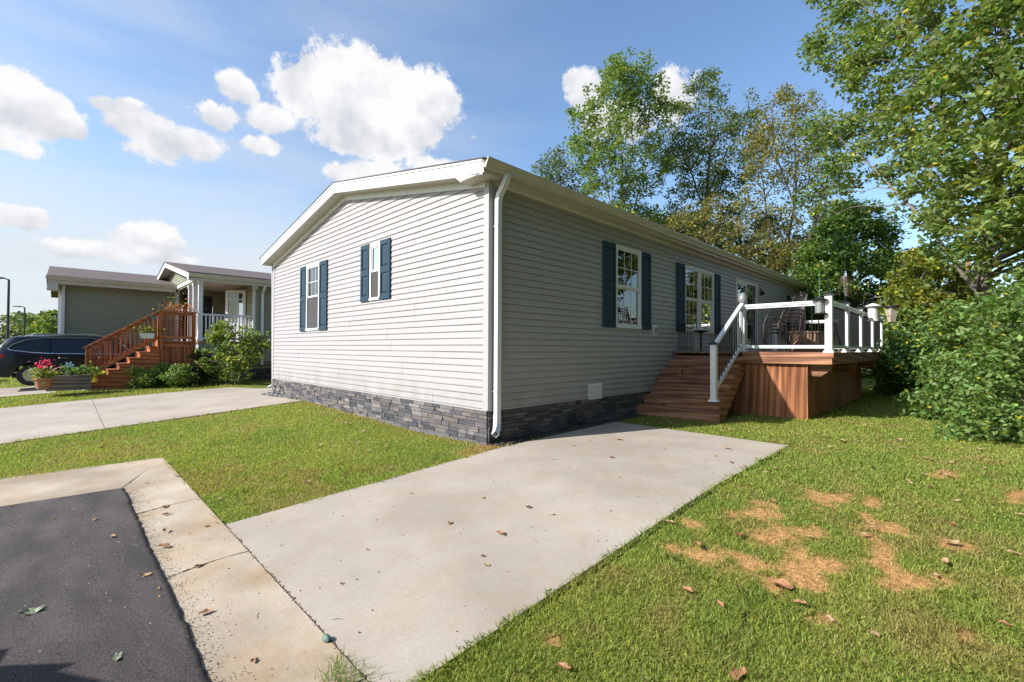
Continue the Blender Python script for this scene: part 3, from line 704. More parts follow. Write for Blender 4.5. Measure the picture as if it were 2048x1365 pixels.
# twisted metal ornament
op = np.array(onV(1690, 575, -3.16)); 
t = thing('wind_ornament', 'brown metal leaf wind ornament on a thin rod above the side rail of the deck', 'ornament', tuple(op))
CU = M('weathered_copper', (.34, .25, .22), .5, .3, 20, metal=.3)
a = MB(); a.tube([tuple(op+[0, 0, -.35]), tuple(op+[0, 0, .5])], .006, 5); a.build('rod', MAT['black'], t)
a = MB(); rr = random.Random(4)
for i in range(34):
    z = -.16+.36*i/34; an = i*2.1; rad = .15-.09*(i/34); c = op+np.array([math.cos(an)*rad*.5, math.sin(an)*rad*.5, z]); tip = op+np.array([math.cos(an)*rad, math.sin(an)*rad, z+.05])
    s = np.array([-math.sin(an), math.cos(an), 0])*.032
    a.add([c, (c+tip)/2+s, tip, (c+tip)/2-s], [(0, 1, 2, 3)])
a.build('leaves', CU, t)
# white feeder
wp = np.array(onV(1746, 627, -3.18)); k = 1.0
t = thing('white_feeder', 'white pierced metal lantern feeder hanging beyond the side rail of the deck', 'bird feeder', tuple(wp))
r_ = 17/910*np.linalg.norm((wp-CAM)@FW); 
a = MB(); a.lathe(tuple(wp), [(.155, .15), (.17, .165), (.06, .22), (.015, .24)], 16); a.build('lid', MAT['trim'], t)
a = MB(); a.lathe(tuple(wp), [(.10, -.16), (.10, .15)], 14); a.build('body', M('pierced_white', (.55, .53, .48), .5, .45, 42), t)
a = MB(); a.lathe(tuple(wp), [(.115, -.19), (.12, -.165), (.1, -.16)], 14); a.build('base', MAT['trim'], t)
a = MB(); a.tube([(wp[0], RV, DZ+.6), (wp[0], RV-.02, wp[2]+.45), (wp[0], RV-.1, wp[2]+.5), (wp[0], wp[1], wp[2]+.42), (wp[0], wp[1], wp[2]+.24)], .006, 5); a.build('hanger_arm', MAT['black'], t)
# glass feeder
hp = np.array(onV(1783, 628, -3.45))
t = thing('glass_feeder', 'tapered glass feeder with a black lid, rightmost feeder beyond the deck rail', 'bird feeder', tuple(hp))
a = MB(); a.lathe(tuple(hp), [(.15, .15), (.15, .19), (.02, .21)], 10); a.build('lid', MAT['black'], t)
a = MB(); a.lathe(tuple(hp), [(.075, -.2), (.13, .15)], 4); a.build('hopper', M('feeder_glass', (.42, .36, .27), .2, .25, 20, spec=.8), t)
a = MB(); a.tube([(hp[0], RV, DZ+.9), (hp[0], RV-.02, hp[2]+.4), (hp[0], RV-.25, hp[2]+.45), (hp[0], hp[1], hp[2]+.38), (hp[0], hp[1], hp[2]+.2)], .006, 5); a.build('hanger_arm', MAT['black'], t)
# ------------------------------------------------------------------ neighbour house (left)
MAT['siding2'] = M('sage_siding', (.25, .245, .165), .5, .05, 3, bump=.1, bscale=18, stretch=(1, 1, 14), spec=.3)
V1, V2, GU = 18.85, 14.28, -.9
FL = 1.07
nb = thing('neighbour_house', 'sage green house with a covered white porch and brown roof at the left', 'house', (-1, 18, -.5))
P1 = PR(V1); P2 = PR(V2)
siding(P1, -4.40, GU, -.1, 3.16, (), None, 21).build('front_wall_siding', MAT['siding2'], nb)
siding(P2, .92, 6.0, .33, 3.30, (), None, 22).build('side_wall_siding', MAT['siding2'], nb)
siding(P2, -.86, .92, .33, FL-.08, (), None, 23).build('porch_base_siding', MAT['siding2'], nb)
# gable wall facing -u, sits above z 3.36
GR_V, GR_Z = 19.0, 4.28
gs = lambda v: 3.36+(GR_Z-3.36)*(v-14.2)/(GR_V-14.2) if v < GR_V else GR_Z-(v-GR_V)*.19
def gtop(z):
    t = (z-3.36)/(GR_Z-3.36)*(GR_V-14.2)+14.2; return (t, 19.2+max(0, (GR_Z-z)*4))
PG = PL(GU)
siding(PG, 14.3, 24, 3.36, 4.26, (), gtop, 24).build('gable_siding', MAT['siding2'], nb)
a = MB(); pbox(a, PG, 14.2, 18.9, -.02, .04, 3.26, 3.37); a.bar((GU-.03, 18.6, 3.36), (GU-.03, 21.6, 3.92), .03, .09); a.build('gable_base_trim', MAT['trim'], nb)
# bodies
a = MB(); a.add([(GU, V1+.01, 2.9), (GU, 24, 2.9), (GU, 24, 3.6), (GU, GR_V, 4.2), (GU, V1+.01, 4.1)], [(0, 1, 2, 3, 4)])
a.add([(-4.40, V1, -.6), (-4.40, 27, -.6), (-4.40, 27, 3.2), (-4.40, 23.3, 4.0), (-4.40, V1, 3.2)], [(0, 1, 2, 3, 4)]); a.add([(6.0, V2, -.6), (6, 24, -.6), (6, 24, 3.3), (6, V2, 3.3)], [(0, 1, 2, 3)])
a.build('end_walls', MAT['siding2'], nb)
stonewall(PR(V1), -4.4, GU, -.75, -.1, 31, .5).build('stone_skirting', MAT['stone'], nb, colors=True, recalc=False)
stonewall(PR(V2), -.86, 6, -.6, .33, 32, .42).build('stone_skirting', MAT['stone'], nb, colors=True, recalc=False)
for (u, v0, z0, z1) in ((-4.40, V1, -.1, 3.16), (.92, V2, .33, 3.3), (-.86, V2, .33, FL-.05)):
    a = MB(); a.box(u-.02, u+.08, v0-.02, v0+.06, z0, z1); a.build('corner_post', MAT['trim'] if u < -4 else MAT['siding2'], nb)
# left roof
NRf = M('brown_shingle', (.115, .085, .072), .9, .35, 18, bump=.5, bscale=60, stretch=(1, 2, 1))
def slab(mb, u0, u1, va, za, vb, zb, t=.05):
    mb.add([(u, v, z) for (v, z) in ((va, za), (vb, zb), (vb, zb-t), (va, za-t)) for u in (u0, u1)], [(0, 1, 3, 2), (2, 3, 5, 4), (4, 5, 7, 6), (6, 7, 1, 0), (0, 2, 4, 6), (1, 3, 5, 7)])
a = MB(); slab(a, -4.72, 3.0, 18.40, 3.42, 23.4, 4.36); slab(a, -4.72, 3, 23.4, 4.36, 28.5, 3.42); a.build('left_roof', NRf, nb)
a = MB(); a.box(-4.72, GU-.05, 18.42, 18.44, 3.14, 3.37); a.build('eave_fascia', MAT['gutter'], nb)
a = MB(); gutter(a, -4.74, GU-.02, 18.42, 3.27); a.build('gutter', MAT['gutter'], nb)
a = MB(); a.box(-4.72, GU, 18.43, V1, 3.13, 3.15); a.box(-4.71, -4.42, 18.44, 18.85, 2.90, 3.128); slab(a, -4.71, -4.40, 18.44, 3.14, 23.4, 4.05, .01); a.build('eave_soffit', MAT['soffit'], nb)
a = MB(); a.add([(-4.72, v, z) for v, z in ((18.42, 3.38), (23.4, 4.33), (23.4, 4.15), (18.42, 3.12))]+[(-4.70, v, z) for v, z in ((18.42, 3.38), (23.4, 4.33), (23.4, 4.15), (18.42, 3.12))], [(0,1,2,3),(7,6,5,4),(0,4,5,1),(1,5,6,2),(2,6,7,3),(3,7,4,0)]); a.build('rake_board', MAT['trim'], nb)
# right roof with gable
RO = -1.27
a = MB(); slab(a, RO-.02, 6.5, 13.93, 3.45, GR_V, 4.44); slab(a, RO-.02, 6.5, GR_V, 4.44, 24.4, 3.42); a.build('right_roof', NRf, nb)
a = MB()
for (va, za, vb, zb) in ((13.93, 3.39, GR_V, 4.38), (GR_V, 4.38, 24.4, 3.36)):
    a.add([(RO+d, v, z+o) for d in (0, .025) for (v, z, o) in ((va, za, 0), (vb, zb, 0), (vb, zb, -.17), (va, za, -.17))], [(0,1,2,3),(7,6,5,4),(0,4,5,1),(1,5,6,2),(2,6,7,3),(3,7,4,0)])
a.box(RO-.002, RO+.02, 13.9, 14.12, 3.16, 3.40); a.build('rake_board', MAT['trim'], nb)
a = MB(); slab(a, RO+.03, GU, 13.95, 3.27, GR_V, 4.26, .015); slab(a, RO+.03, GU, GR_V, 4.26, 24.2, 3.24, .015); a.build('rake_soffit', MAT['soffit'], nb)
a = MB(); a.box(RO, 6.5, 13.95, 13.97, 3.16, 3.40); a.build('eave_fascia', MAT['gutter'], nb)
a = MB(); gutter(a, RO, 6.5, 13.95, 3.27); a.build('gutter', MAT['gutter'], nb)
a = MB(); a.box(RO+.03, 6.5, 13.97, V2, 3.19, 3.21); a.build('eave_soffit', MAT['soffit'], nb)
a = MB(); a.box(GU, .92, V2+.0, V2+.12, 3.20, 3.36); a.box(GU, GU+.12, V2, V1, 3.20, 3.36); a.build('porch_beam', MAT['siding2'], nb)
a = MB(); a.box(GU+.12, .92, V2+.12, V1, 3.33, 3.36); a.build('porch_ceiling', MAT['trim'], nb)
a = MB(); a.box(GU, .92, V2, V1, FL-.1, FL); a.build('porch_floor', WX, nb, colors=True)
a = MB(); siding(PR(V1-.0), GU, .92, FL, 3.33, ((-.7, .45, 1, 3.1),), None, 25).build('porch_back_wall', MAT['siding2'], nb)
a = MB(); a.box(-.65, .42, V1-.03, V1-.0, FL, 3.08); a.build('doorway_shade_panel', MAT['dark'], nb)  # flat dark panel, painted as the shade inside the doorway
a = MB(); siding(PL(.92), V2+.06, V1, FL, 3.33, ((15.6, 16.7, 1, 3.1),), None, 26).build('porch_side_wall', MAT['siding2'], nb)
# open storm door
c = np.array(Dp(471, 640, 18.1)); c[2] = FL; ax = np.array([RT[0], RT[1], 0]); ax /= np.linalg.norm(ax); nx = np.array([-ax[1], ax[0], 0])
def obox(mb, c, ax, nx, a0, a1, d0, d1, z0, z1):
    mb.add([tuple(c+ax*a+nx*d+np.array([0, 0, z])) for z in (z0, z1) for a, d in ((a0, d0), (a1, d0), (a1, d1), (a0, d1))], [(0,3,2,1),(4,5,6,7),(0,1,5,4),(1,2,6,5),(2,3,7,6),(3,0,4,7)])
a = MB(); hw = .40
obox(a, c, ax, nx, -hw, -hw+.11, -.02, .02, 0, 2.06); obox(a, c, ax, nx, hw-.11, hw, -.02, .02, 0, 2.06); obox(a, c, ax, nx, -hw+.11, hw-.11, -.02, .02, 1.93, 2.06); obox(a, c, ax, nx, -hw+.11, hw-.11, -.02, .02, 0, .75); obox(a, c, ax, nx, -hw+.11, hw-.11, -.018, .018, 1.66, 1.71); obox(a, c, ax, nx, .09, .12, -.018, .018, .75, 1.93)
sd_ = a.build('storm_door', MAT['trim'], nb)
a = MB(); a.add([tuple(c+ax*p+np.array([0, 0, z])) for p, z in ((-hw+.1, .74), (hw-.1, .74), (hw-.1, 1.94), (-hw+.1, 1.94))], [(0, 1, 2, 3)]); a.build('glass', MAT['glass'], sd_)
a = MB(); obox(a, c, ax, nx, -hw+.03, -hw+.06, -.06, -.02, .95, 1.12); a.build('handle', MAT['black'], sd_)
# porch posts and rail
for (u, v) in ((GU+.06, V2+.06), (GU+.06, 15.25), (GU+.06, 16.1), (.90, V2+.06), (GU+.02, V1-.12)):
    a = MB(); a.box(u-.065, u+.065, v-.065, v+.065, FL, 3.2); a.box(u-.085, u+.085, v-.085, v+.085, 3.08, 3.2); a.box(u-.085, u+.085, v-.085, v+.085, FL, FL+.09); a.build('porch_post', MAT['white'], nb)
def wrail(u0, v0, u1, v1, n, z=FL, h=.95):
    a = MB(); a.bar((u0, v0, z+h), (u1, v1, z+h), .08, .06); a.build('porch_top_rail', MAT['white'], nb)
    a = MB(); a.bar((u0, v0, z+.1), (u1, v1, z+.1), .05, .08); a.build('porch_bottom_rail', MAT['white'], nb)
    for i in range(n):
        t = (i+1)/(n+1); u = u0+(u1-u0)*t; v = v0+(v1-v0)*t; a = MB(); a.box(u-.02, u+.02, v-.02, v+.02, z+.1, z+h); a.build('porch_baluster', MAT['white'], nb)
wrail(GU+.12, V2+.06, .84, V2+.06, 13); wrail(GU+.06, V2+.12, GU+.06, 15.2, 5)
for (u, v, z0, z1) in ((-4.28, V1-.08, -.5, 3.3), (1.12, V2-.09, .2, 3.1)):
    a = MB(); a.tube([(u, v-.3, z1+.1), (u, v-.25, z1), (u, v, z1-.2), (u, v, z0)], .05, 4, sx=1.1, sy=1.1); a.build('downspout', MAT['white'], nb)

# porch steps (timber)
STW = (.42, .15, .058)
SX = wood('stained_wood_x', STW, 0); SZ = wood('stained_wood_z', STW, 2); SY = wood('stained_wood_y', STW, 1)
ps = thing('porch_steps', 'reddish brown timber steps with railing leading up to the porch of the green house', 'steps', (-2.5, 14.7, -.45))
PV0, PV1 = 14.30, 15.5; U0, U1 = -1.97, -1.0
a = MB()
for i in range(9): a.box(U0-.02, U1, PV0-.02+i*.137, PV0+.11+i*.137, FL-.035, FL, 0, bc())
a.build('landing_boards', SX, ps, colors=True)
a = MB(); a.box(U0-.02, U1+.03, PV0-.04, PV0-.018, FL-.2, FL+.0, 0, bc()); a.box(U0-.04, U0-.02, PV0-.04, PV1, FL-.2, FL-.036, 0, bc()); a.build('landing_fascia', SX, ps, colors=True)
a = MB(); u = U0
while u < U1: a.box(u, u+.135, PV0, PV0+.02, -.55, FL-.2, 0, bc()); u += .14
v = PV0+.03
while v < PV1: a.box(U0-.018, U0+.002, v, v+.135, -.55, FL-.2, 0, bc()); v += .14
a.build('landing_skirt', SZ, ps, colors=True)
ns = 7; r2_ = (FL-(-.42))/8; rn = (U0-(-3.75))/ns
for k in range(ns):
    u = -3.75+rn*k; z = -.42+r2_*(k+1)
    a = MB(); a.box(u-.02, u+rn+.02, PV0-.01, PV1, z-.04, z, 0, bc()); a.build('step_tread', SX, ps, colors=True)
    a = MB(); a.box(u, u+.02, PV0+.0, PV1, z-r2_, z-.041, 0, bc()); a.build('step_riser', SY, ps, colors=True)
a = MB(); poly = [(-3.73, -.5)]
for k in range(ns): poly += [(-3.75+rn*k+.022, -.42+r2_*(k+1)-.042), (-3.75+rn*(k+1)+.01, -.42+r2_*(k+1)-.042)]
poly += [(U0-.02, -.5)]
a.prism(poly, 1, PV0, PV0+.03, 0, bc()); a.build('stringer', SX, ps, colors=True)
for (u, v, z0, z1, s) in ((-3.72, PV0-.05, -.45, .80, .13), (U0+.0, PV0-.03, FL-.3, FL+1.0, .13), (U1-.04, PV0-.03, FL-.3, FL+.98, .11), (-3.7, PV1, -.45, .80, .1), (U0, PV1, FL-.3, FL+1, .1)):
    a = MB(); a.box(u-s/2, u+s/2, v-s/2, v+s/2, z0, z1, 0, bc()); a.build('post', SZ, ps, colors=True)
for v in (PV0-.05, PV1):
    a = MB(); a.bar((-3.80, v, .82), (U0-.0, v, FL+1.0), .13, .04, c=bc()); a.bar((-3.7, v, .74), (U0-.06, v, FL+.91), .04, .09, c=bc()); a.build('handrail', SX, ps, colors=True)
    a = MB(); a.bar((-3.7, v, -.05), (U0-.06, v, FL+.12), .04, .09, c=bc()); a.build('lower_rail', SX, ps, colors=True)
    for i in range(13):
        t = (i+.7)/13.4; u = -3.66+(U0-.06+3.66)*t; z = -.05+(FL+.17)*t; a = MB(); a.box(u-.018, u+.018, v-.018, v+.018, z, z+.80, 0, bc()); a.build('baluster', SZ, ps, colors=True)
a = MB(); a.box(U0, U1+.04, PV0-.1, PV0+.04, FL+.98, FL+1.02, 0, bc()); a.box(U0+.06, U1-.09, PV0-.04, PV0-.0, FL+.88, FL+.97, 0, bc()); a.build('landing_top_rail', SX, ps, colors=True)
a = MB(); a.box(U0+.06, U1-.09, PV0-.04, PV0-.0, FL+.06, FL+.15, 0, bc()); a.build('landing_bottom_rail', SX, ps, colors=True)
a = MB()
for i in range(8): u = U0+.12+i*.095; a.box(u-.018, u+.018, PV0-.04, PV0-.01, FL+.15, FL+.88, 0, bc())
for i in range(6): z = FL+.22+i*.095; a.box(U0+.06, U1-.28, PV0-.012, PV0+.0, z-.015, z+.015, 0, bc())
a.build('lattice', SZ, ps, colors=True)

# ------------------------------------------------------------------ cars
PAINT = M('navy_paint', (.004, .007, .014), .3, .05, 3, spec=.35, coat=.15)
PAINT2 = M('silver_paint', (.42, .44, .46), .25, .04, 3, metal=.5, coat=.6)
CHROME = M('chrome', (.75, .76, .78), .15, .03, 5, metal=.9)
TYRE = M('tyre', (.02, .02, .021), .8, .2, 30); RIM = M('rim', (.55, .56, .58), .25, .05, 8, metal=.8)
CGLASS = M('car_glass', (.012, .020, .020), .04, .1, 3, spec=.5)
RED = M('red_lens', (.35, .01, .01), .2, .1, 10, spec=.8); LAMPM = M('head_lens', (.6, .62, .65), .15, .1, 20, spec=.9)
def suv(paint, name, label, L_=4.95, Wd=1.95, Ht=1.72, group=None):
    t = thing(name, label, 'car', (0, 0, 0), group)
    # x from rear (0) to nose (L_), y half widths
    axr, axf, wr = .95, 3.90, .40
    xs = sorted(set([0, .03, .12, .3, .45, .55, .65, .8, .95, 1.1, 1.25, 1.35, 1.45, 1.8, 2.2, 2.6, 3.0, 3.3, 3.4, 3.5, 3.6, 3.75, 3.9, 4.05, 4.2, 4.3, 4.4, 4.55, 4.75, 4.88, L_]))
    def zb(x):
        z = .30+.06*max(0, (.4-x)/.4)+.05*max(0, (x-4.5)/.45)
        for c in (axr, axf):
            if abs(x-c) < wr+.02: z = max(z, .34+math.sqrt(max(0, (wr+.02)**2-(x-c)**2)))
        return z
    ip = lambda x, a, b: float(np.interp(x, a, b))
    belt = lambda x: ip(x, [0, .1, 1.5, 3.5, 4.2, 4.8, L_], [1.06, 1.09, 1.05, 1.02, .98, .84, .66])
    roof = lambda x: ip(x, [0, .1, .28, .55, 1.2, 2.2, 2.9, 3.25, 3.75, 4.2, 4.8, L_], [1.10, 1.28, 1.52, 1.66, Ht-.02, Ht, Ht-.06, Ht-.2, 1.14, 1.06, .90, .70])
    hwd = lambda x: Wd/2*ip(x, [0, .12, .5, 4.2, 4.7, L_], [.80, .93, 1, 1, .93, .72])
    rw = lambda x: ip(x, [0, .3, 1, 3, 3.7, 4.2, L_], [.72, .70, .70, .70, .80, .90, .95])
    a = MB(); ring = []
    for x in xs:
        h = hwd(x); b = belt(x); r = max(roof(x), b+.015); q = rw(x)
        pts = [(h*.97, zb(x)), (h*1.0, max(zb(x)+.02, .55 if zb(x) < .5 else zb(x)+.02)), (h*1.0, max(.80, zb(x)+.03)), (h*.985, b-.02), (h*.95, b+.01), (h*(q*.45+.5), (b+r)/2+.02), (h*q, r-.05), (h*q*.88, r-.008), (h*q*.45, r+.012), (0, r+.018)]
        full = [(x, y, z) for y, z in pts]+[(x, -y, z) for y, z in pts[::-1][1:]]
        ring.append(full)
    n = len(ring[0]); vs = [p for r in ring for p in r]; fs = []
    for i in range(len(xs)-1):
        for k in range(n-1): fs.append((i*n+k, i*n+k+1, (i+1)*n+k+1, (i+1)*n+k))
        fs.append((i*n, (i+1)*n, (i+1)*n+n-1, i*n+n-1))
    fs.append(tuple(range(n))); fs.append(tuple(range((len(xs)-1)*n, len(xs)*n)))
    a.add(vs, fs); a.build('body', paint, t, smooth=True)
    def sidept(x, f, s, off=.006):
        h = hwd(x); b = belt(x)+.01; r = max(roof(x), b+.02)-.05; q = rw(x)
        y = h*(.95+(q-.95)*f); z = b+(r-b)*f
        if 0 < f < 1: y += 0.015*math.sin(math.pi*f)
        return (x, s*(y+off), z+.0)
    for s in (-1, 1):
        for (x0, x1, f0, f1, nm) in ((.48, 1.32, .10, .88, 'rear_quarter_window'), (1.40, 2.28, .07, .88, 'rear_door_window'), (2.36, 3.28, .07, .88, 'front_door_window')):
            a = MB(); m = 8; vs = []
            for i in range(m+1):
                x = x0+(x1-x0)*i/m; top = f1; bot = f0
                if nm[:6] == 'rear_q': top = f1*min(1, .35+.65*(i/m*1.6)**.6); bot = f0+.20*(1-i/m)**2
                if nm[:5] == 'front': top = f1*(1-.75*max(0, (x-2.95)/.4)**1.2) if x > 2.95 else f1
                vs += [sidept(x, bot, s, .008), sidept(x, (bot+top)/2, s, .016), sidept(x, top, s, .008)]
            fs = [(3*i+j, 3*i+3+j, 3*i+4+j, 3*i+1+j) for i in range(m) for j in (0, 1)]
            a.add(vs, fs); a.build(nm, CGLASS, t, smooth=True)
        a = MB(); a.tube([sidept(x, f, s, .014) for x, f in ((3.35, .05), (2.3, .02), (1.4, .03), (.9, .08), (.45, .24), (.40, .38), (.52, .60), (.8, .86), (1.2, .95), (2.2, .95), (2.9, .92), (3.2, .78), (3.42, .2))], .019, 5); a.build('window_trim', CHROME, t)
        for x in (1.55, 2.52):
            a = MB(); y = s*(hwd(x)+.018); a.tube([(x, y-.03*s, .93), (x+.03, y, .935), (x+.19, y, .935), (x+.22, y-.03*s, .93)], .014, 5); a.build('door_handle', CHROME, t)
        a = MB(); a.tube([(.75, s*.62, roof(.75)-.01), (.95, s*.64, roof(.95)+.05), (2.4, s*.64, roof(2.4)+.055), (2.75, s*.62, roof(2.75)+.0)], .018, 6); a.build('roof_rail', CHROME, t)
        a = MB(); a.sphere((3.22, s*(hwd(3.2)+.13), 1.10), .1, 8, sc_=(.7, 1.1, .75)); a.build('door_mirror', paint, t, smooth=True)
        a = MB(); a.prism([(.02, .92), (.34, .95), (.30, 1.08), (.04, 1.12)], 1, s*(hwd(.18)-.10), s*(hwd(.2)+.012)); a.build('tail_light', RED, t)
        a = MB(); a.prism([(4.45, .78), (4.85, .70), (4.86, .80), (4.5, .92)], 1, s*(hwd(4.65)-.12), s*(hwd(4.65)+.006)); a.build('headlight', LAMPM, t)
        for cx in (axr, axf):
            wy = s*(Wd/2-.13)
            w0 = MB(); prof = [(.22, -.11), (.34, -.115), (.36, -.09), (.365, 0), (.36, .09), (.34, .115), (.22, .11)]
            vs = []; m = 24
            for (r, d) in prof:
                for k in range(m): an = 2*math.pi*k/m; vs.append((cx+r*math.cos(an), wy+d, .365+r*math.sin(an)))
            w0.add(vs, [(i*m+k, i*m+(k+1) % m, (i+1)*m+(k+1) % m, (i+1)*m+k) for i in range(6) for k in range(m)]); wh = w0.build('tyre', TYRE, t, smooth=True)
            w1 = MB()
            for k in range(5):
                an = 2*math.pi*k/5+.3; c0 = np.array([cx, wy+s*.09, .365]); d = np.array([math.cos(an), 0, math.sin(an)]); w1.bar(c0+d*.03, c0+d*.235, .055, .025, up=(0, 1, 0))
            vs = []; 
            for (r, d) in ((.235, .10), (.25, .11), (.25, .06), (.235, .05)):
                for k in range(m): an = 2*math.pi*k/m; vs.append((cx+r*math.cos(an), wy+s*d, .365+r*math.sin(an)))
            w1.add(vs, [(i*m+k, i*m+(k+1) % m, ((i+1) % 4)*m+(k+1) % m, ((i+1) % 4)*m+k) for i in range(4) for k in range(m)])
            w1.add([(cx+.24*math.cos(2*math.pi*k/m), wy+s*.02, .365+.24*math.sin(2*math.pi*k/m)) for k in range(m)], [tuple(range(m))])
            w1.build('rim', RIM, wh)
    # arch liner so one cannot see through
    a = MB(); a.box(.5, 4.4, -Wd/2+.2, Wd/2-.2, .28, .9); a.build('underbody', MAT['dark'], t)
    a = MB(); vs = []
    for i in range(5):
        x = .045+.23*i/4; z = 1.17+.37*i/4; hh = hwd(x)*.76*(1-.1*i/4); vs += [(x-.03, -hh, z), (x-.03, hh, z)]
    a.add(vs, [(2*i, 2*i+1, 2*i+3, 2*i+2) for i in range(4)]); a.build('rear_window', CGLASS, t)
    a = MB(); vs = [(3.30, -.62, 1.52), (3.30, .62, 1.52), (3.78, .72, 1.16), (3.78, -.72, 1.16)]; a.add([(x+.02, y, z+.02) for x, y, z in vs], [(0, 1, 2, 3)]); a.build('windscreen', CGLASS, t)
    a = MB(); a.box(L_-.03, L_+.012, -.55, .55, .42, .64); a.build('grille', MAT['black'], t)
    a = MB(); a.box(-.012, .02, -.26, .26, .84, .96); a.build('number_plate', MAT['trim'], t)
    a = MB(); a.box(.0, .12, -.9, .9, .34, .46); a.build('rear_bumper', MAT['black'], t)
    register(t); return t
car = suv(PAINT, 'parked_suv', 'dark navy car with chrome window trim parked behind the timber porch steps')
car.location = (-5.92, 17.48, -.42); car.scale = (1, .98, .965)
car2 = suv(PAINT2, 'parked_car', 'silver car half hidden behind the dark navy one at the left edge of the picture')
car2.location = (-12.2, 25.0, -.35)

dup(car2, (-6.80, -.66, -.78), -math.pi/2, label='added unseen silver car left of the viewer, casting the shadow at the bottom left')  # car copy added out of view for its shadow
# ------------------------------------------------------------------ street lamps and far house
def streetlamp(x, ytop, Z, label, hs=1.0, arm=.75):
    b = np.array(Dp(x, 690, Z)); top = np.array(Dp(x, ytop, Z))[2]; z0 = -.8
    t = thing('street_lamp', label, 'street lamp', (b[0], b[1], z0), 'dark street lamps at the left')
    ax_ = -np.array([RT[0], RT[1], 0])
    a = MB(); a.tube([(b[0], b[1], z0), (b[0], b[1], top)], [.11, .075], 8); a.build('pole', MAT['black'], t)
    a = MB(); p = np.array([b[0], b[1], top]); a.tube([p, p+ax_*arm*.45+[0, 0, .12], p+ax_*arm*.75+[0, 0, .16]], [.06, .05, .04], 6); a.build('arm', MAT['black'], t)
    a = MB(); c = p+ax_*arm; h = .2
    a.bar(p+ax_*arm*.7+[0, 0, .16], p+ax_*(arm*.7+.75)+[0, 0, .16], .36, .12); a.build('lamp_head', M('lamp_head', (.09, .09, .10), .5), t)
streetlamp(15, 560, 37, 'nearer tall dark street lamp cut by the left edge of the picture')
streetlamp(48, 616, 55, 'farther and shorter looking dark street lamp above the trees at the left', arm=.80)
c = np.array(Dp(92, 672, 75)); fh = thing('far_house', 'small distant white house with a grey roof between the trees at the left', 'house', (c[0], c[1], -1))
ax_ = np.array([RT[0], RT[1], 0])
a = MB(); nx_ = np.array([-ax_[1], ax_[0], 0]); cc = np.array([c[0], c[1], 0]); obox(a, cc, ax_, nx_, -1.4, 6, -3, 3, -1, 1.9); a.build('walls', MAT['trim'], fh)
a = MB(); pts = [cc+ax_*s*1.0+nx_*d+np.array([0, 0, z]) for s in (-2.0, 6.4) for d, z in ((-3.4, 1.8), (0, 3.3), (3.4, 1.8))]
a.add(pts, [(0, 1, 4, 3), (1, 2, 5, 4), (0, 2, 1), (3, 4, 5)]); a.build('roof', M('grey_roof', (.2, .19, .2), .9), fh)
# ------------------------------------------------------------------ fast meshes
def npmesh(name, V, F, mat, cols=None, parent=None):
    me = bpy.data.meshes.new(name); k = F.shape[1]
    me.vertices.add(len(V)); me.vertices.foreach_set('co', np.ascontiguousarray(V, np.float32).ravel())
    me.loops.add(F.size); me.loops.foreach_set('vertex_index', np.ascontiguousarray(F, np.int32).ravel())
    me.polygons.add(len(F)); me.polygons.foreach_set('loop_start', np.arange(len(F), dtype=np.int32)*k); me.polygons.foreach_set('loop_total', np.full(len(F), k, np.int32))
    me.materials.append(mat)
    if cols is not None:
        ca = me.color_attributes.new('Col', 'FLOAT_COLOR', 'POINT'); a = np.ones((len(V), 4), np.float32); a[:, :3] = cols; ca.data.foreach_set('color', a.ravel())
    me.update(calc_edges=True)
    o = bpy.data.objects.new(name, me); col.objects.link(o)
    if parent is not None: par(o, parent)
    return o
def vnoise(u, v, f, seed=0):
    """smooth value noise 0..1"""
    x = np.asarray(u)*f+seed*17.3; y = np.asarray(v)*f-seed*9.1
    xi = np.floor(x); yi = np.floor(y); fx = x-xi; fy = y-yi; fx = fx*fx*(3-2*fx); fy = fy*fy*(3-2*fy)
    h = lambda a, b: np.modf(np.abs(np.sin(a*127.1+b*311.7+seed)*43758.5453))[0]
    return (h(xi, yi)*(1-fx)+h(xi+1, yi)*fx)*(1-fy)+(h(xi, yi+1)*(1-fx)+h(xi+1, yi+1)*fx)*fy
def inpoly(x, y, poly):
    c = np.zeros(np.shape(x), bool); n = len(poly)
    for i in range(n):
        x0, y0 = poly[i]; x1, y1 = poly[(i+1) % n]
        k = ((y0 > y) != (y1 > y)) & (x < (x1-x0)*(y-y0)/(y1-y0+1e-12)+x0); c ^= k
    return c
def edged(x, y, poly):
    d = np.full(np.shape(x), 1e9); n = len(poly)
    for i in range(n):
        a = np.array(poly[i], float); b = np.array(poly[(i+1) % n], float); ab = b-a
        t = np.clip(((x-a[0])*ab[0]+(y-a[1])*ab[1])/(ab@ab+1e-9), 0, 1)
        d = np.minimum(d, np.hypot(x-a[0]-t*ab[0], y-a[1]-t*ab[1]))
    return d
def topix(P):
    d = P-CAM; z = d@FW; z = np.where(z < .05, .05, z); return 1024+FPX*(d@RT)/z, 682.5-FPX*(d@UP)/z, d@FW

DRV = [(-3.285, -3.05), (2.80, -3.05), (2.80, -.31), (-3.285, -.31)]
LDR = [(-12, 6.75), (-.06, 6.75), (-.40, 9.1), (-.06, 9.35), (4, 9.35), (4, 10.75), (.05, 10.75), (-.43, 12.05), (-12, 12.05)]
CRB = [(-3.31, -9), (-3.31, 3.0), (-12, 5.2), (-12, 3.3), (-4.75, 1.95), (-3.83, 1.72), (-3.79, -9)]
RDP = [(-3.80, -12), (-3.82, 1.70), (-4.75, 1.97), (-12, 3.35), (-40, 6), (-40, -12)]
NDR = [(-4.6, 14.6), (-4.3, 18.8), (-30, 18.8), (-30, 14.6)]
BED = [(-.40, 9.0), (-.04, 6.80), (-.02, 9.3), (-.05, 9.32)]
PAVED = [DRV, LDR, CRB, RDP, NDR]

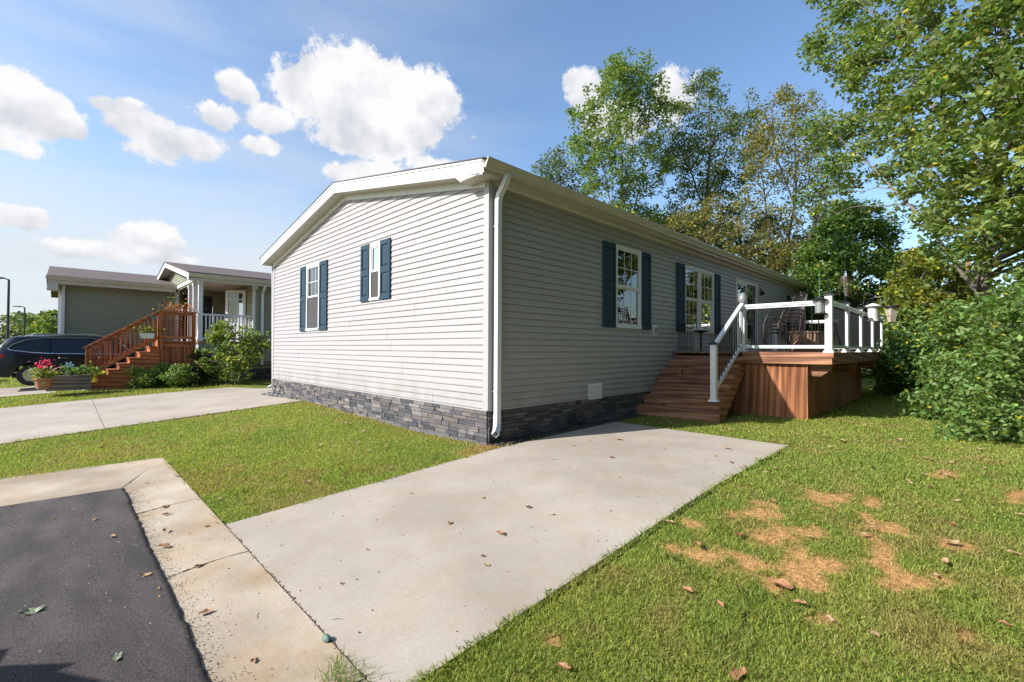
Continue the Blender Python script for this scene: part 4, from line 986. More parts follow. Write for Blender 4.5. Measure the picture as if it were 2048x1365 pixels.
DEADPX = [(1345,1095,20,12),(1372,1100,26,14),(1440,1110,44,22),(1490,1118,28,18),(1510,1070,20,12),(1548,1075,42,20),(1585,1100,28,14),(1610,1140,55,24),(1590,1165,55,24),(1640,1122,28,16),(1660,1140,50,20),
          (1660,1000,46,16),(1625,992,25,10),(1640,1003,18,8),(1530,1025,34,14),(1515,1003,22,9),(1470,1035,30,12),(1385,1048,16,9),(1615,1068,38,15),(1560,1030,22,10),(1745,1000,32,10),(1760,1055,56,16),(1740,1030,24,10),
          (1770,1115,30,28),(1790,1140,42,24),(1850,1162,52,22),(1810,1160,50,26),(1905,1088,42,16),(2030,995,36,12),(1890,950,30,9),(1930,1270,30,14),(1640,1240,20,9),(1500,1235,26,8),(1115,1282,24,9)]
def dead(u, v):
    P = np.stack([u, v, H(u, v)], -1); x, y, z = topix(P); d = np.zeros(np.shape(u))
    n = (vnoise(u, v, 9, 3)-.5)*.9+(vnoise(u, v, 24, 5)-.5)*.6
    for (a, b, rx, ry) in DEADPX:
        q = np.hypot((x-a)/rx, (y-b)/ry); d = np.maximum(d, np.clip((1.15-q+n*1.6)*1.7, 0, 1))
    return np.where(z > .3, d, 0)
def grasscol(u, v, n=None, jit=.16):
    """living colour of the turf, metre-scale variation plus straw"""
    a = vnoise(u, v, .7, 1); b = vnoise(u, v, 2.7, 2); c = vnoise(u, v, 7.5, 4)
    m = np.clip(.15+.85*(.4*a+.35*b+.25*c), 0, 1)[..., None]
    g0 = np.array([.135, .245, .030]); g1 = np.array([.36, .375, .078]); straw = np.array([.56, .315, .145])
    col_ = g0*(1-m)+g1*m
    st = np.clip((vnoise(u, v, 1.3, 8)*.5+vnoise(u, v, 5, 9)*.5-.56)*3.0, 0, .6)[..., None]
    col_ = col_*(1-st)+np.array([.36, .28, .10])*st
    strip = (np.exp(-((v+.15)/.28)**2)*(u > -.6)*(u < 0.3)+np.exp(-(u/.22)**2)*(v > -.3)*(v < 6.8)*.7)[..., None]*.8
    col_ = col_*(1-strip)+np.array([.42, .30, .12])*strip
    d = dead(u, v)[..., None]; col_ = col_*(1-d)+straw*d
    return col_, d[..., 0]
def far_axis(a, b, fine, s=.1, lim=600):
    m = list(np.arange(a, b+1e-6, s)); x = b; st = s
    while x < lim: st = min(st*1.25, 60) if x > fine[1] else max(st, .3); x += st; m.append(x)
    x = a; st = s; lo = []
    while x > -lim: st = min(st*1.25, 60) if x < fine[0] else max(st, .3); x -= st; lo.append(x)
    return np.array(lo[::-1]+m)
gu_, gv_ = far_axis(-4, 7, (-10, 18)), far_axis(-8, 7, (-10, 20))
U, V = np.meshgrid(gu_, gv_, indexing='ij'); Z = H(U, V)-.012
for P_ in PAVED+[BED]: Z = np.where(inpoly(U, V, P_) & (edged(U, V, P_) > .04), Z-.09, Z)
nu, nv = U.shape; idx = np.arange(nu*nv).reshape(nu, nv)
F = np.stack([idx[:-1, :-1], idx[1:, :-1], idx[1:, 1:], idx[:-1, 1:]], -1).reshape(-1, 4)
gc, gd = grasscol(U.ravel(), V.ravel())
gc = gc*(.52+.35*gd[:, None])
# turf base material: per-vertex colour times fine mottling
def turfmat():
    m, nt, p = newmat('lawn'); N = nt.nodes.new; L = nt.links.new
    at = N('ShaderNodeAttribute'); at.attribute_name = 'Col'; tc = N('ShaderNodeTexCoord')
    n = N('ShaderNodeTexNoise'); n.inputs['Scale'].default_value = 26; n.inputs['Detail'].default_value = 6; n.inputs['Roughness'].default_value = .7; L(tc.outputs['Object'], n.inputs[0])
    cr = N('ShaderNodeValToRGB'); e = cr.color_ramp.elements; e[0].position = .3; e[0].color = (.42, .45, .3, 1); e[1].position = .68; e[1].color = (1.5, 1.45, 1.3, 1); L(n.outputs[0], cr.inputs[0])
    mu = N('ShaderNodeMix'); mu.data_type = 'RGBA'; mu.blend_type = 'MULTIPLY'; mu.inputs[0].default_value = 1; L(at.outputs[0], mu.inputs[6]); L(cr.outputs[0], mu.inputs[7]); L(mu.outputs[2], p.inputs['Base Color'])
    p.inputs['Roughness'].default_value = .9; p.inputs['Specular IOR Level'].default_value = .1
    bp = N('ShaderNodeBump'); bp.inputs['Strength'].default_value = .9; bp.inputs['Distance'].default_value = .03; L(n.outputs[0], bp.inputs['Height']); L(bp.outputs[0], p.inputs['Normal'])
    return m
gr = npmesh('ground', np.stack([U.ravel(), V.ravel(), Z.ravel()], -1), F, turfmat(), gc); tag(gr, kind='structure')

# ------------------------------------------------------------------ paving
def concrete(name, base, stains=.25, streak=(1, 1, 1), tan=(1, .86, .66)):
    m, nt, p = newmat(name); N = nt.nodes.new; L = nt.links.new; tc = N('ShaderNodeTexCoord')
    def noise(s, d=5, st=None, r=.6):
        n = N('ShaderNodeTexNoise'); n.inputs['Scale'].default_value = s; n.inputs['Detail'].default_value = d; n.inputs['Roughness'].default_value = r
        if st: mp = N('ShaderNodeMapping'); mp.inputs['Scale'].default_value = st; L(tc.outputs['Object'], mp.inputs[0]); L(mp.outputs[0], n.inputs[0])
        else: L(tc.outputs['Object'], n.inputs[0])
        return n.outputs[0]
    def mul(c, fac, lo, hi, a, b):
        mr = N('ShaderNodeMapRange'); L(fac, mr.inputs[0]); mr.inputs[1].default_value = lo; mr.inputs[2].default_value = hi
        r = N('ShaderNodeMix'); r.data_type = 'RGBA'; L(mr.outputs[0], r.inputs[0]); r.inputs[6].default_value = (*a, 1); r.inputs[7].default_value = (*b, 1)
        x = N('ShaderNodeMix'); x.data_type = 'RGBA'; x.blend_type = 'MULTIPLY'; x.inputs[0].default_value = 1; L(c, x.inputs[6]); L(r.outputs[2], x.inputs[7]); return x.outputs[2]
    rgb = N('ShaderNodeRGB'); rgb.outputs[0].default_value = (*base, 1); c = rgb.outputs[0]
    c = mul(c, noise(.9, 4), .35, .65, (1-stains*.4, 1-stains*.42, 1-stains*.45), (1.05, 1.05, 1.05))
    c = mul(c, noise(2.6, 6, None, .65), .44, .74, (1, 1, 1), tuple(1-stains*(1-t*.9) for t in tan))
    c = mul(c, noise(7, 5, streak), .35, .7, (1.03, 1.03, 1.03), (.95, .945, .94))
    c = mul(c, noise(70, 4), .3, .7, (.90, .90, .90), (1.07, 1.07, 1.07))
    c = mul(c, noise(160, 2), .68, .76, (1, 1, 1), (.62, .58, .52))
    L(c, p.inputs['Base Color']); p.inputs['Roughness'].default_value = .85; p.inputs['Specular IOR Level'].default_value = .25
    bp = N('ShaderNodeBump'); bp.inputs['Strength'].default_value = .25; bp.inputs['Distance'].default_value = .004; L(noise(110, 4), bp.inputs['Height']); L(bp.outputs[0], p.inputs['Normal'])
    return m
CONC = concrete('concrete', (.395, .34, .282), .40, (1, 22, 1)); CURBM = concrete('curb_concrete', (.44, .365, .28), .8, (18, 1, 1), (1, .84, .60))
def slab_grid(u0, u1, v0, v1, off, th=.12, step=.25, jit=0):
    a = np.linspace(u0, u1, max(2, int(abs(u1-u0)/step)+2)); b = np.linspace(v0, v1, max(2, int(abs(v1-v0)/step)+2))
    A, B = np.meshgrid(a, b, indexing='ij'); Zt = H(A, B)+off; n, m = A.shape
    top = np.stack([A, B, Zt], -1).reshape(-1, 3); bot = top-[0, 0, th]
    i = np.arange(n*m).reshape(n, m); F = [tuple(q) for q in np.stack([i[:-1, :-1], i[1:, :-1], i[1:, 1:], i[:-1, 1:]], -1).reshape(-1, 4)]
    ring = list(i[:, 0])+list(i[-1, 1:])+list(i[::-1, -1][1:])+list(i[0, ::-1][1:-1]); k = n*m; R = len(ring)
    for q in range(R): F.append((ring[(q+1) % R], ring[q], ring[q]+k, ring[(q+1) % R]+k))
    return np.vstack([top, bot]), F
def slabs(name, rects, off, mat):
    mb = MB()
    for r in rects: v, f = slab_grid(*r, off); mb.add([tuple(p) for p in v], f)
    o = mb.build(name, mat); tag(o, kind='structure'); return o
slabs('driveway', [(-3.285, -.437, -3.05, -.31), (-.428, 2.80, -3.05, -.31)], .006, CONC)
slabs('side_driveway', [(-12, -8.0, 6.75, 12.05), (-7.99, -3.705, 6.75, 12.05), (-3.695, -.42, 6.75, 12.05)], .006, CONC)
mb = MB()
pts = [(-.412, 6.75), (-.06, 6.75), (-.40, 9.05), (-.412, 9.05)]
def flatpoly(mb, pts, off, th=.1):
    n = len(pts); t = [(a, b, float(H(a, b))+off) for a, b in pts]; mb.add(t+[(a, b, z-th) for a, b, z in t], [tuple(range(n)), tuple(range(n, 2*n))[::-1]]+[(i, i+n, (i+1) % n+n, (i+1) % n) for i in range(n)])
flatpoly(mb, pts, .006); flatpoly(mb, [(-.412, 9.058), (-.40, 9.058), (-.05, 9.35), (4, 9.35), (4, 10.75), (.05, 10.75), (-.412, 12.05)], .006)
tag(mb.build('walkway', CONC), kind='structure')
slabs('neighbour_driveway', [(-16, -10, 14.6, 18.8), (-9.99, -4.4, 14.6, 18.8)], .005, CONC)

# asphalt, with a ragged seam over the gutter pan
def asphalt():
    m, nt, p = newmat('asphalt'); N = nt.nodes.new; L = nt.links.new; tc = N('ShaderNodeTexCoord')
    n1 = N('ShaderNodeTexNoise'); n1.inputs['Scale'].default_value = 1.7; n1.inputs['Detail'].default_value = 5; mp = N('ShaderNodeMapping'); mp.inputs['Scale'].default_value = (2.2, .8, 1); mp.inputs['Rotation'].default_value = (0, 0, .5); L(tc.outputs['Object'], mp.inputs[0]); L(mp.outputs[0], n1.inputs[0])
    n2 = N('ShaderNodeTexNoise'); n2.inputs['Scale'].default_value = 120; n2.inputs['Detail'].default_value = 3; L(tc.outputs['Object'], n2.inputs[0])
    vo = N('ShaderNodeTexVoronoi'); vo.inputs['Scale'].default_value = 330; L(tc.outputs['Object'], vo.inputs[0])
    c1 = N('ShaderNodeValToRGB'); e = c1.color_ramp.elements; e[0].position = .35; e[0].color = (.040, .035, .034, 1); e[1].position = .7; e[1].color = (.082, .071, .066, 1); L(n1.outputs[0], c1.inputs[0])
    c2 = N('ShaderNodeValToRGB'); e = c2.color_ramp.elements; e[0].position = .32; e[0].color = (.35, .35, .36, 1); e[1].position = .70; e[1].color = (1.95, 1.85, 1.75, 1); L(n2.outputs[0], c2.inputs[0])
    mu = N('ShaderNodeMix'); mu.data_type = 'RGBA'; mu.blend_type = 'MULTIPLY'; mu.inputs[0].default_value = 1; L(c1.outputs[0], mu.inputs[6]); L(c2.outputs[0], mu.inputs[7])
    # scattered pale grit
    v2 = N('ShaderNodeTexVoronoi'); v2.inputs['Scale'].default_value = 14; v2.inputs['Randomness'].default_value = 1; L(tc.outputs['Object'], v2.inputs[0])
    lt = N('ShaderNodeMath'); lt.operation = 'LESS_THAN'; lt.inputs[1].default_value = .075; L(v2.outputs['Distance'], lt.inputs[0])
    sp = N('ShaderNodeSeparateColor'); L(v2.outputs['Color'], sp.inputs[0]); g2 = N('ShaderNodeMath'); g2.operation = 'GREATER_THAN'; g2.inputs[1].default_value = .72; L(sp.outputs[0], g2.inputs[0])
    an = N('ShaderNodeMath'); an.operation = 'MULTIPLY'; L(lt.outputs[0], an.inputs[0]); L(g2.outputs[0], an.inputs[1])
    mx = N('ShaderNodeMix'); mx.data_type = 'RGBA'; L(an.outputs[0], mx.inputs[0]); L(mu.outputs[2], mx.inputs[6]); mx.inputs[7].default_value = (.34, .30, .25, 1); L(mx.outputs[2], p.inputs['Base Color'])
    p.inputs['Roughness'].default_value = .82; p.inputs['Specular IOR Level'].default_value = .3
    bp = N('ShaderNodeBump'); bp.inputs['Strength'].default_value = .5; bp.inputs['Distance'].default_value = .003; L(vo.outputs['Distance'], bp.inputs['Height']); L(bp.outputs[0], p.inputs['Normal'])
    return m
def seam(v): return -3.80+.012*(vnoise(np.array(v), np.array(v)*0, 2, 5)-.5)*2+.008*(vnoise(np.array(v), np.array(v)*0, 9, 6)-.5)*2+.005*(vnoise(np.array(v), np.array(v)*0, 31, 7)-.5)*2
vv = np.linspace(-9, 1.71, 700); sx = seam(vv)
rows = []
for d in (0, .03, .12, .4, 1.0, 2.2, 5, 12, 30):
    uu = sx-d; rows.append(np.stack([uu, vv, H(uu, vv)+(.010 if d == 0 else .014)+0*vv], -1))
# edge wall down to the pan
uu = sx+.004; rows.insert(0, np.stack([uu, vv, H(uu, vv)-.02], -1))
R = np.array(rows); n, m = R.shape[:2]; i = np.arange(n*m).reshape(n, m)
F = np.stack([i[:-1, :-1], i[:-1, 1:], i[1:, 1:], i[1:, :-1]], -1).reshape(-1, 4)
V_ = R.reshape(-1, 3)
# beyond v = 1.71 the road edge turns left
tt = np.linspace(0, 1, 160); eu = np.interp(tt, [0, .1, 1], [-3.80, -4.75, -40]); ev = np.interp(tt, [0, .1, 1], [1.705, 1.98, 8.5])+.012*(vnoise(tt*400, tt*0, 1, 3)-.5)
near = np.stack([eu, np.full_like(eu, 1.70), H(eu, np.full_like(eu, 1.70))+.0145], -1); fare = np.stack([eu, ev, H(eu, ev)+.0145], -1)
k = len(V_); V_ = np.vstack([V_, near, fare]); j = np.arange(160)+k
F = np.vstack([F, np.stack([j[:-1], j[1:], j[1:]+160, j[:-1]+160], -1)])
tag(npmesh('road', V_, F, asphalt()), kind='structure')

# curb / gutter pan: tilted strip with tooled joints
def curbz(d, v, u):  # d = 0 at the asphalt .. 1 at the outer edge
    return H(u, v)+.002+.007*np.clip(d, 0, 1)**1.5-.006*np.exp(-((d-.25)/.2)**2)
mb = MB()
jv = [-9, -5.4, -2.86, -1.03, .62, 2.99]
for a, b in zip(jv[:-1], jv[1:]):
    vs_ = np.linspace(a+.006, b-.006, 26); ds_ = np.linspace(0, 1, 9)
    Vv = []
    for v in vs_:
        for d in ds_:
            u = -3.86+(-3.295+3.86)*d; wob = .05*math.sin(d*3.1)*(1 if True else 0)+.012*(float(vnoise(np.array(d*6.0), np.array(v if v in (vs_[0], vs_[-1]) else 0.), 1, int(abs(a*3))))-.5)
            ed = wob if v == vs_[0] or v == vs_[-1] else wob
            Vv.append((u, v+ed*.9, float(curbz(np.array(d), v, np.array(u)))))
    n = len(ds_); fs = [(r*n+c, r*n+c+1, (r+1)*n+c+1, (r+1)*n+c) for r in range(25) for c in range(n-1)]
    base = len(Vv); ring = [c for c in range(n)]+[r*n+n-1 for r in range(1, 26)]+[25*n+c for c in range(n-2, -1, -1)]+[r*n for r in range(24, 0, -1)]
    Vv += [(Vv[q][0], Vv[q][1], Vv[q][2]-.12) for q in ring]; R_n = len(ring)
    fs += [(ring[q], ring[(q+1) % R_n], base+(q+1) % R_n, base+q) for q in range(R_n)]
    mb.add(Vv, fs)
# the wide return towards the left
def strip(p0, p1, q0, q1, nn=18):
    """quad between near edge p0->p1 and far edge q0->q1"""
    Vv = []
    for i in range(nn+1):
        for jx in range(7):
            t = i/nn; s = jx/6; a = (1-t)*np.array(p0)+t*np.array(p1); b = (1-t)*np.array(q0)+t*np.array(q1); c = (1-s)*a+s*b
            Vv.append((c[0], c[1], float(H(c[0], c[1]))+.002+.007*s**1.2))
    mb.add(Vv, [(r*7+c, r*7+c+1, (r+1)*7+c+1, (r+1)*7+c) for r in range(nn) for c in range(6)])
strip((-3.86, 1.66), (-4.8, 1.93), (-3.30, 3.0), (-4.83, 3.45)); strip((-4.808, 1.932), (-12, 3.3), (-4.838, 3.452), (-12, 5.3))
strip((-3.86, 1.66), (-3.86, 1.68), (-3.295, 2.97), (-3.30, 3.0), 2)
tag(mb.build('curb', CURBM, smooth=False), kind='structure')
# dirt packed in the joint between curb and driveway
mb = MB(); rr = random.Random(8)
for i in range(420):
    v = rr.uniform(-4.6, -.3); u = -3.292+rr.gauss(0, .006); r_ = rr.uniform(.003, .009); mb.sphere((u, v, float(H(u, v))+.006), r_, 5, 0, None, (1, 1.3, .6))
for (vj) in jv[1:-1]:
    for i in range(60):
        d = rr.random(); u = -3.86+.565*d; v = vj+.045*math.sin(d*3.1)+rr.gauss(0, .004); mb.sphere((u, v, float(H(u, v))+.004), rr.uniform(.003, .006), 5, 0, None, (1.3, 1, .6))
for (u0, u1, v0, v1) in ((-.437, -.428, -3.04, -.32), (-3.705, -3.695, 6.76, 12.04), (-8.0, -7.99, 6.76, 12.04)):
    for i in range(12): a = v0+(v1-v0)*i/12; b = v0+(v1-v0)*(i+1)/12; z = float(H((u0+u1)/2, (a+b)/2)); mb.box(u0, u1, a, b, z-.06, z+.0035)
for i in range(2600):                                   # crumbs shed by the asphalt edge onto the pan
    v = rr.uniform(-4.6, 1.6); u = float(seam(v))+rr.expovariate(1/.045); 
    if u > -3.35: continue
    d_ = (u+3.86)/.565; mb.sphere((u, v, float(curbz(np.array(d_), v, np.array(u)))+.001), rr.uniform(.0015, .0048), 4, 0, None, (1, rr.uniform(.7, 1.6), .5))
tag(mb.build('joint_dirt', M('joint_dirt', (.11, .075, .05), .95, .4, 60)), 'dark crumbs of dirt packed in the joints of the curb', 'dirt', kind='stuff')

# twigs, seeds and grit blown onto the paving
mb = MB(); rr = random.Random(21)
def onpav(u, v): return (-3.25 < u < 2.75 and -3.0 < v < -.35) or (-8 < u < -3.86 and -4.5 < v < 1.6) or (-3.8 < u < -3.35 and -4.5 < v < 2.6) or (-8 < u < -.5 and 6.8 < v < 12)
k = 0
while k < 520:
    u = rr.uniform(-8, 2.75); v = rr.uniform(-4.5, 3) if rr.random() < .8 else rr.uniform(6.8, 12)
    if not onpav(u, v): continue
    k += 1; z = float(H(u, v))+(.0075 if (u > -3.29 or v > 6) else (.015 if u < -3.86 else .008)); t = rr.random(); an = rr.uniform(0, 6.28)
    c = rr.choice(((.05, .03, .02), (.10, .06, .03), (.16, .12, .06), (.07, .06, .04), (.06, .08, .02)))
    if u < -3.86 and rr.random() < .6: c = rr.choice(((.4, .34, .26), (.3, .2, .12), (.45, .42, .36)))
    if t < .86: mb.sphere((u, v, z), rr.uniform(.0025, .0065), 5, 0, c, (1, rr.uniform(.6, 1.8), .7))
    else:
        l = rr.uniform(.02, .07); d = np.array([math.cos(an), math.sin(an), 0]); p0 = np.array([u, v, z]); mb.tube([p0, p0+d*l*.5+np.array([-d[1], d[0], 0])*l*.12+[0, 0, .002], p0+d*l], .0011, 4, 0, c)
tag(mb.build('paving_debris', M('debris', (1, 1, 1), .9, .3, 40, attr=True), colors=True, recalc=False), 'specks of grit, seeds and twigs scattered over the paving', 'debris', kind='stuff')

# stones beside the house corner
mb = MB(); rr = random.Random(5); BG = M('river_stone', (1, 1, 1), .6, .2, 30, attr=True)
bx = np.array([b for b in BED])
cnt = 0
while cnt < 420:
    u = rr.uniform(-.42, -.03); v = rr.uniform(6.75, 9.3)
    if not bool(inpoly(np.array(u), np.array(v), BED)): continue
    c = rr.choice(((.10, .10, .11), (.05, .05, .055), (.20, .19, .18), (.13, .10, .09), (.30, .29, .28)))
    mb.sphere((u, v, float(H(u, v))+rr.uniform(-.005, .02)), rr.uniform(.016, .034), 6, 0, c, (1, rr.uniform(.7, 1.4), .6)); cnt += 1
tag(mb.build('gravel_bed', BG, colors=True, smooth=True), 'bed of dark river stones at the far corner of the grey house', 'gravel', kind='stuff')
mb = MB()
cnt = 0
while cnt < 500:   # dark strip of small lumps between driveway and long wall
    u = rr.uniform(.0, 4.0); v = rr.uniform(-.30, -.03)
    c = rr.choice(((.03, .03, .03), (.05, .045, .04), (.08, .07, .06))); mb.sphere((u, v, float(H(u, v))+.0), rr.uniform(.012, .028), 5, 0, c, (1, 1, .6)); cnt += 1
tag(mb.build('dark_strip', BG, colors=True), 'dark strip of small lumps between the driveway and the long wall', 'gravel', kind='stuff')

# ------------------------------------------------------------------ grass blades
def blades(N_, rect, seed):
    g = np.random.default_rng(seed); px = g.uniform(rect[0], rect[1], N_); py = g.uniform(rect[2], rect[3], N_)
    d = FW+(px[:, None]-1024)/FPX*RT-(py[:, None]-682.5)/FPX*UP; z = np.full(N_, -.5)
    for _ in range(5):
        t = (z-CAM[2])/d[:, 2]; P = CAM+t[:, None]*d; z = H(P[:, 0], P[:, 1])
    P[:, 2] = z; return P, t
def field():
    A, ta = blades(330000, (-250, 2350, 985, 1700), 1); B, tb = blades(210000, (-250, 2300, 800, 985), 2); C, tc_ = blades(60000, (-200, 2200, 745, 800), 3)
    P = np.vstack([A, B, C]); t = np.concatenate([ta, tb, tc_])
    ok = (t > 0) & (t < 32) & (np.abs(P[:, 0]) < 30)
    for q in PAVED:
        ins = inpoly(P[:, 0], P[:, 1], q); ok &= ~(ins & (edged(P[:, 0], P[:, 1], q) > .004+.045*vnoise(P[:, 0], P[:, 1], 14, 9)**1.5))
    u, v = P[:, 0], P[:, 1]
    ok &= ~((u > -3.4) & (u < -3.2) & (v > -3.02) & (v < -.33))
    ok &= ~((u > -4.3) & (u < -3.31) & (v < 2.95)) & ~((u < -3.7) & (v < 1.9))
    ok &= ~((u > -.02) & (v > -.02) & (v < WW+.02)) & ~((u > -.02) & (u < 3.9) & (v > -.31)) & ~inpoly(u, v, BED)
    ok &= ~((u > 5.70) & (u < 12) & (v > SKV+.0)) & ~((u > 4.02) & (u < 5.72) & (v > SVR+.0)) & ~((u > -4.4) & (v > V1-.3)) & ~((u > -.9) & (v > V2)) & ~((u > -3.75) & (u < -.9) & (v > 14.3))
    P = P[ok]; t = t[ok]; N_ = len(P); g = NR
    c, d = grasscol(P[:, 0], P[:, 1]); 
    keep = g.random(N_) > np.where(d > .5, .5, .0); P, t, c, d = P[keep], t[keep], c[keep], d[keep]; N_ = len(P)
    h = (.017+.022*g.random(N_)**1.5)*(1+.5*(vnoise(P[:, 0], P[:, 1], 4, 12) > .7))*np.where(d > .4, .5, 1); w_ = np.clip(.0012*t, .0032, .03); h = np.maximum(h, .004*t*.8)
    eg = np.min([edged(P[:, 0], P[:, 1], q) for q in (DRV, LDR, CRB)], axis=0); h = h*(1+.7*np.clip(1-eg/.06, 0, 1))
    an = g.uniform(0, 2*np.pi, N_); lean = g.uniform(.1, 1.1, N_); la = g.uniform(0, 2*np.pi, N_)
    s = np.stack([np.cos(an), np.sin(an), 0*an], -1)*w_[:, None]/2
    L1 = np.stack([np.cos(la)*lean, np.sin(la)*lean, np.ones(N_)], -1); L1 /= np.linalg.norm(L1, axis=1)[:, None]
    base = P-[0, 0, .008]; mid = base+L1*(h*.55)[:, None]; tip = base+L1*h[:, None]+np.stack([np.cos(la), np.sin(la), -.2+0*la], -1)*(h*.35*lean)[:, None]
    V = np.stack([base-s, base+s, mid+s*.8, tip, mid-s*.8], 1).reshape(-1, 3)
    F = np.arange(N_*5).reshape(N_, 5)
    jit = g.normal(1, .27, (N_, 1))*np.array([1, 1, 1]); hue = g.normal(0, .10, (N_, 1))*np.array([1, -.05, .2])
    c = np.clip(c*np.clip(jit, .5, 1.6)*(1+hue), .004, .8)
    dry = g.random(N_) < .08+.25*vnoise(P[:, 0], P[:, 1], 2.2, 33)**2; c[dry] = c[dry]*.3+np.array([.42, .33, .15])*.7
    cc = np.repeat(c*1.0, 5, axis=0)
    o = npmesh('grass', V, F, leafmat('grass_blade', .35, .6, .08), cc); tag(o, 'short green lawn grass with straw coloured worn patches', 'grass', kind='stuff')
field()
# ------------------------------------------------------------------ foliage
BARK = M('bark', (.16, .13, .105), .95, .35, 9, bump=.8, bscale=14, stretch=(3, 3, .7)); BARKL = M('pale_bark', (.30, .28, .24), .9, .3, 9, bump=.5, bscale=12, stretch=(3, 3, .7))
LK = 1.35
LEAF = leafmat('leaf', .38, .5, .10)
def leafmesh(P, size, cols, g, droop=.3, asp=.62, upb=.5, name='crown', parent=None):
    """one folded leaf per point: 4 corner points, two triangles"""
    n = len(P); sz = size*g.uniform(.65, 1.3, n)
    nrm = g.normal(0, 1, (n, 3)); nrm[:, 2] = np.abs(nrm[:, 2])+upb; nrm /= np.linalg.norm(nrm, axis=1)[:, None]
    ax = g.normal(0, 1, (n, 3)); ax[:, 2] -= droop; ax -= (ax*nrm).sum(1)[:, None]*nrm; ax /= np.linalg.norm(ax, axis=1)[:, None]
    sd = np.cross(nrm, ax); fold = g.uniform(.05, .35, n)[:, None]
    a = P-ax*(sz*.5)[:, None]; t = P+ax*(sz*.55)[:, None]; l = P+sd*(sz*asp*.5)[:, None]-ax*(sz*.08)[:, None]+nrm*fold*(sz*.3)[:, None]; r = P-sd*(sz*asp*.5)[:, None]-ax*(sz*.08)[:, None]+nrm*fold*(sz*.3)[:, None]
    cols = cols*LK
    V = np.stack([a, l, t, r], 1).reshape(-1, 3); i = np.arange(n)*4
    F = np.vstack([np.stack([i, i+1, i+2], -1), np.stack([i, i+2, i+3], -1)])
    return npmesh(name, V, F, LEAF, np.repeat(cols, 4, axis=0), parent)
def leafcols(n, base, g, var=.22, yellow=.05, brown=0.0, alt=None, cl=None):
    c = np.array(base)[None]*np.clip(g.normal(1, var, (n, 1)), .45, 1.7)*np.array([1, 1, 1])
    if alt is not None:
        m = (cl if cl is not None else g.random(n))[:, None]; c = c*(1-m)+np.array(alt)[None]*m*np.clip(g.normal(1, var, (n, 1)), .5, 1.6)
    c = c*(1+g.normal(0, .10, (n, 1))*np.array([1.2, .0, .4]))
    y = g.random(n) < yellow; c[y] = np.array([.34, .30, .03])*g.uniform(.6, 1.2, (y.sum(), 1))
    b = g.random(n) < brown; c[b] = np.array([.24, .13, .05])*g.uniform(.5, 1.2, (b.sum(), 1))
    return np.clip(c, .003, .8)
def pdir(px, py, Z):
    return CAM+np.asarray(Z)[..., None]*(FW+((np.asarray(px)-1024)/FPX)[..., None]*RT-((np.asarray(py)-682.5)/FPX)[..., None]*UP)
def limb(mb, a, b, r0, r1, g, sag=.1, n=6, seg=7):
    a = np.array(a, float); b = np.array(b, float); L_ = np.linalg.norm(b-a); off = g.normal(0, .05*L_, 3); pts = []
    for i in range(n+1):
        t = i/n; p = a+(b-a)*t+off*math.sin(math.pi*t)+np.array([0, 0, sag*L_])*math.sin(math.pi*t)*.8+g.normal(0, .012*L_, 3)*(0 < i < n); pts.append(p)
    mb.tube(pts, list(np.linspace(r0, r1, n+1)), seg, cap=False)
    return pts
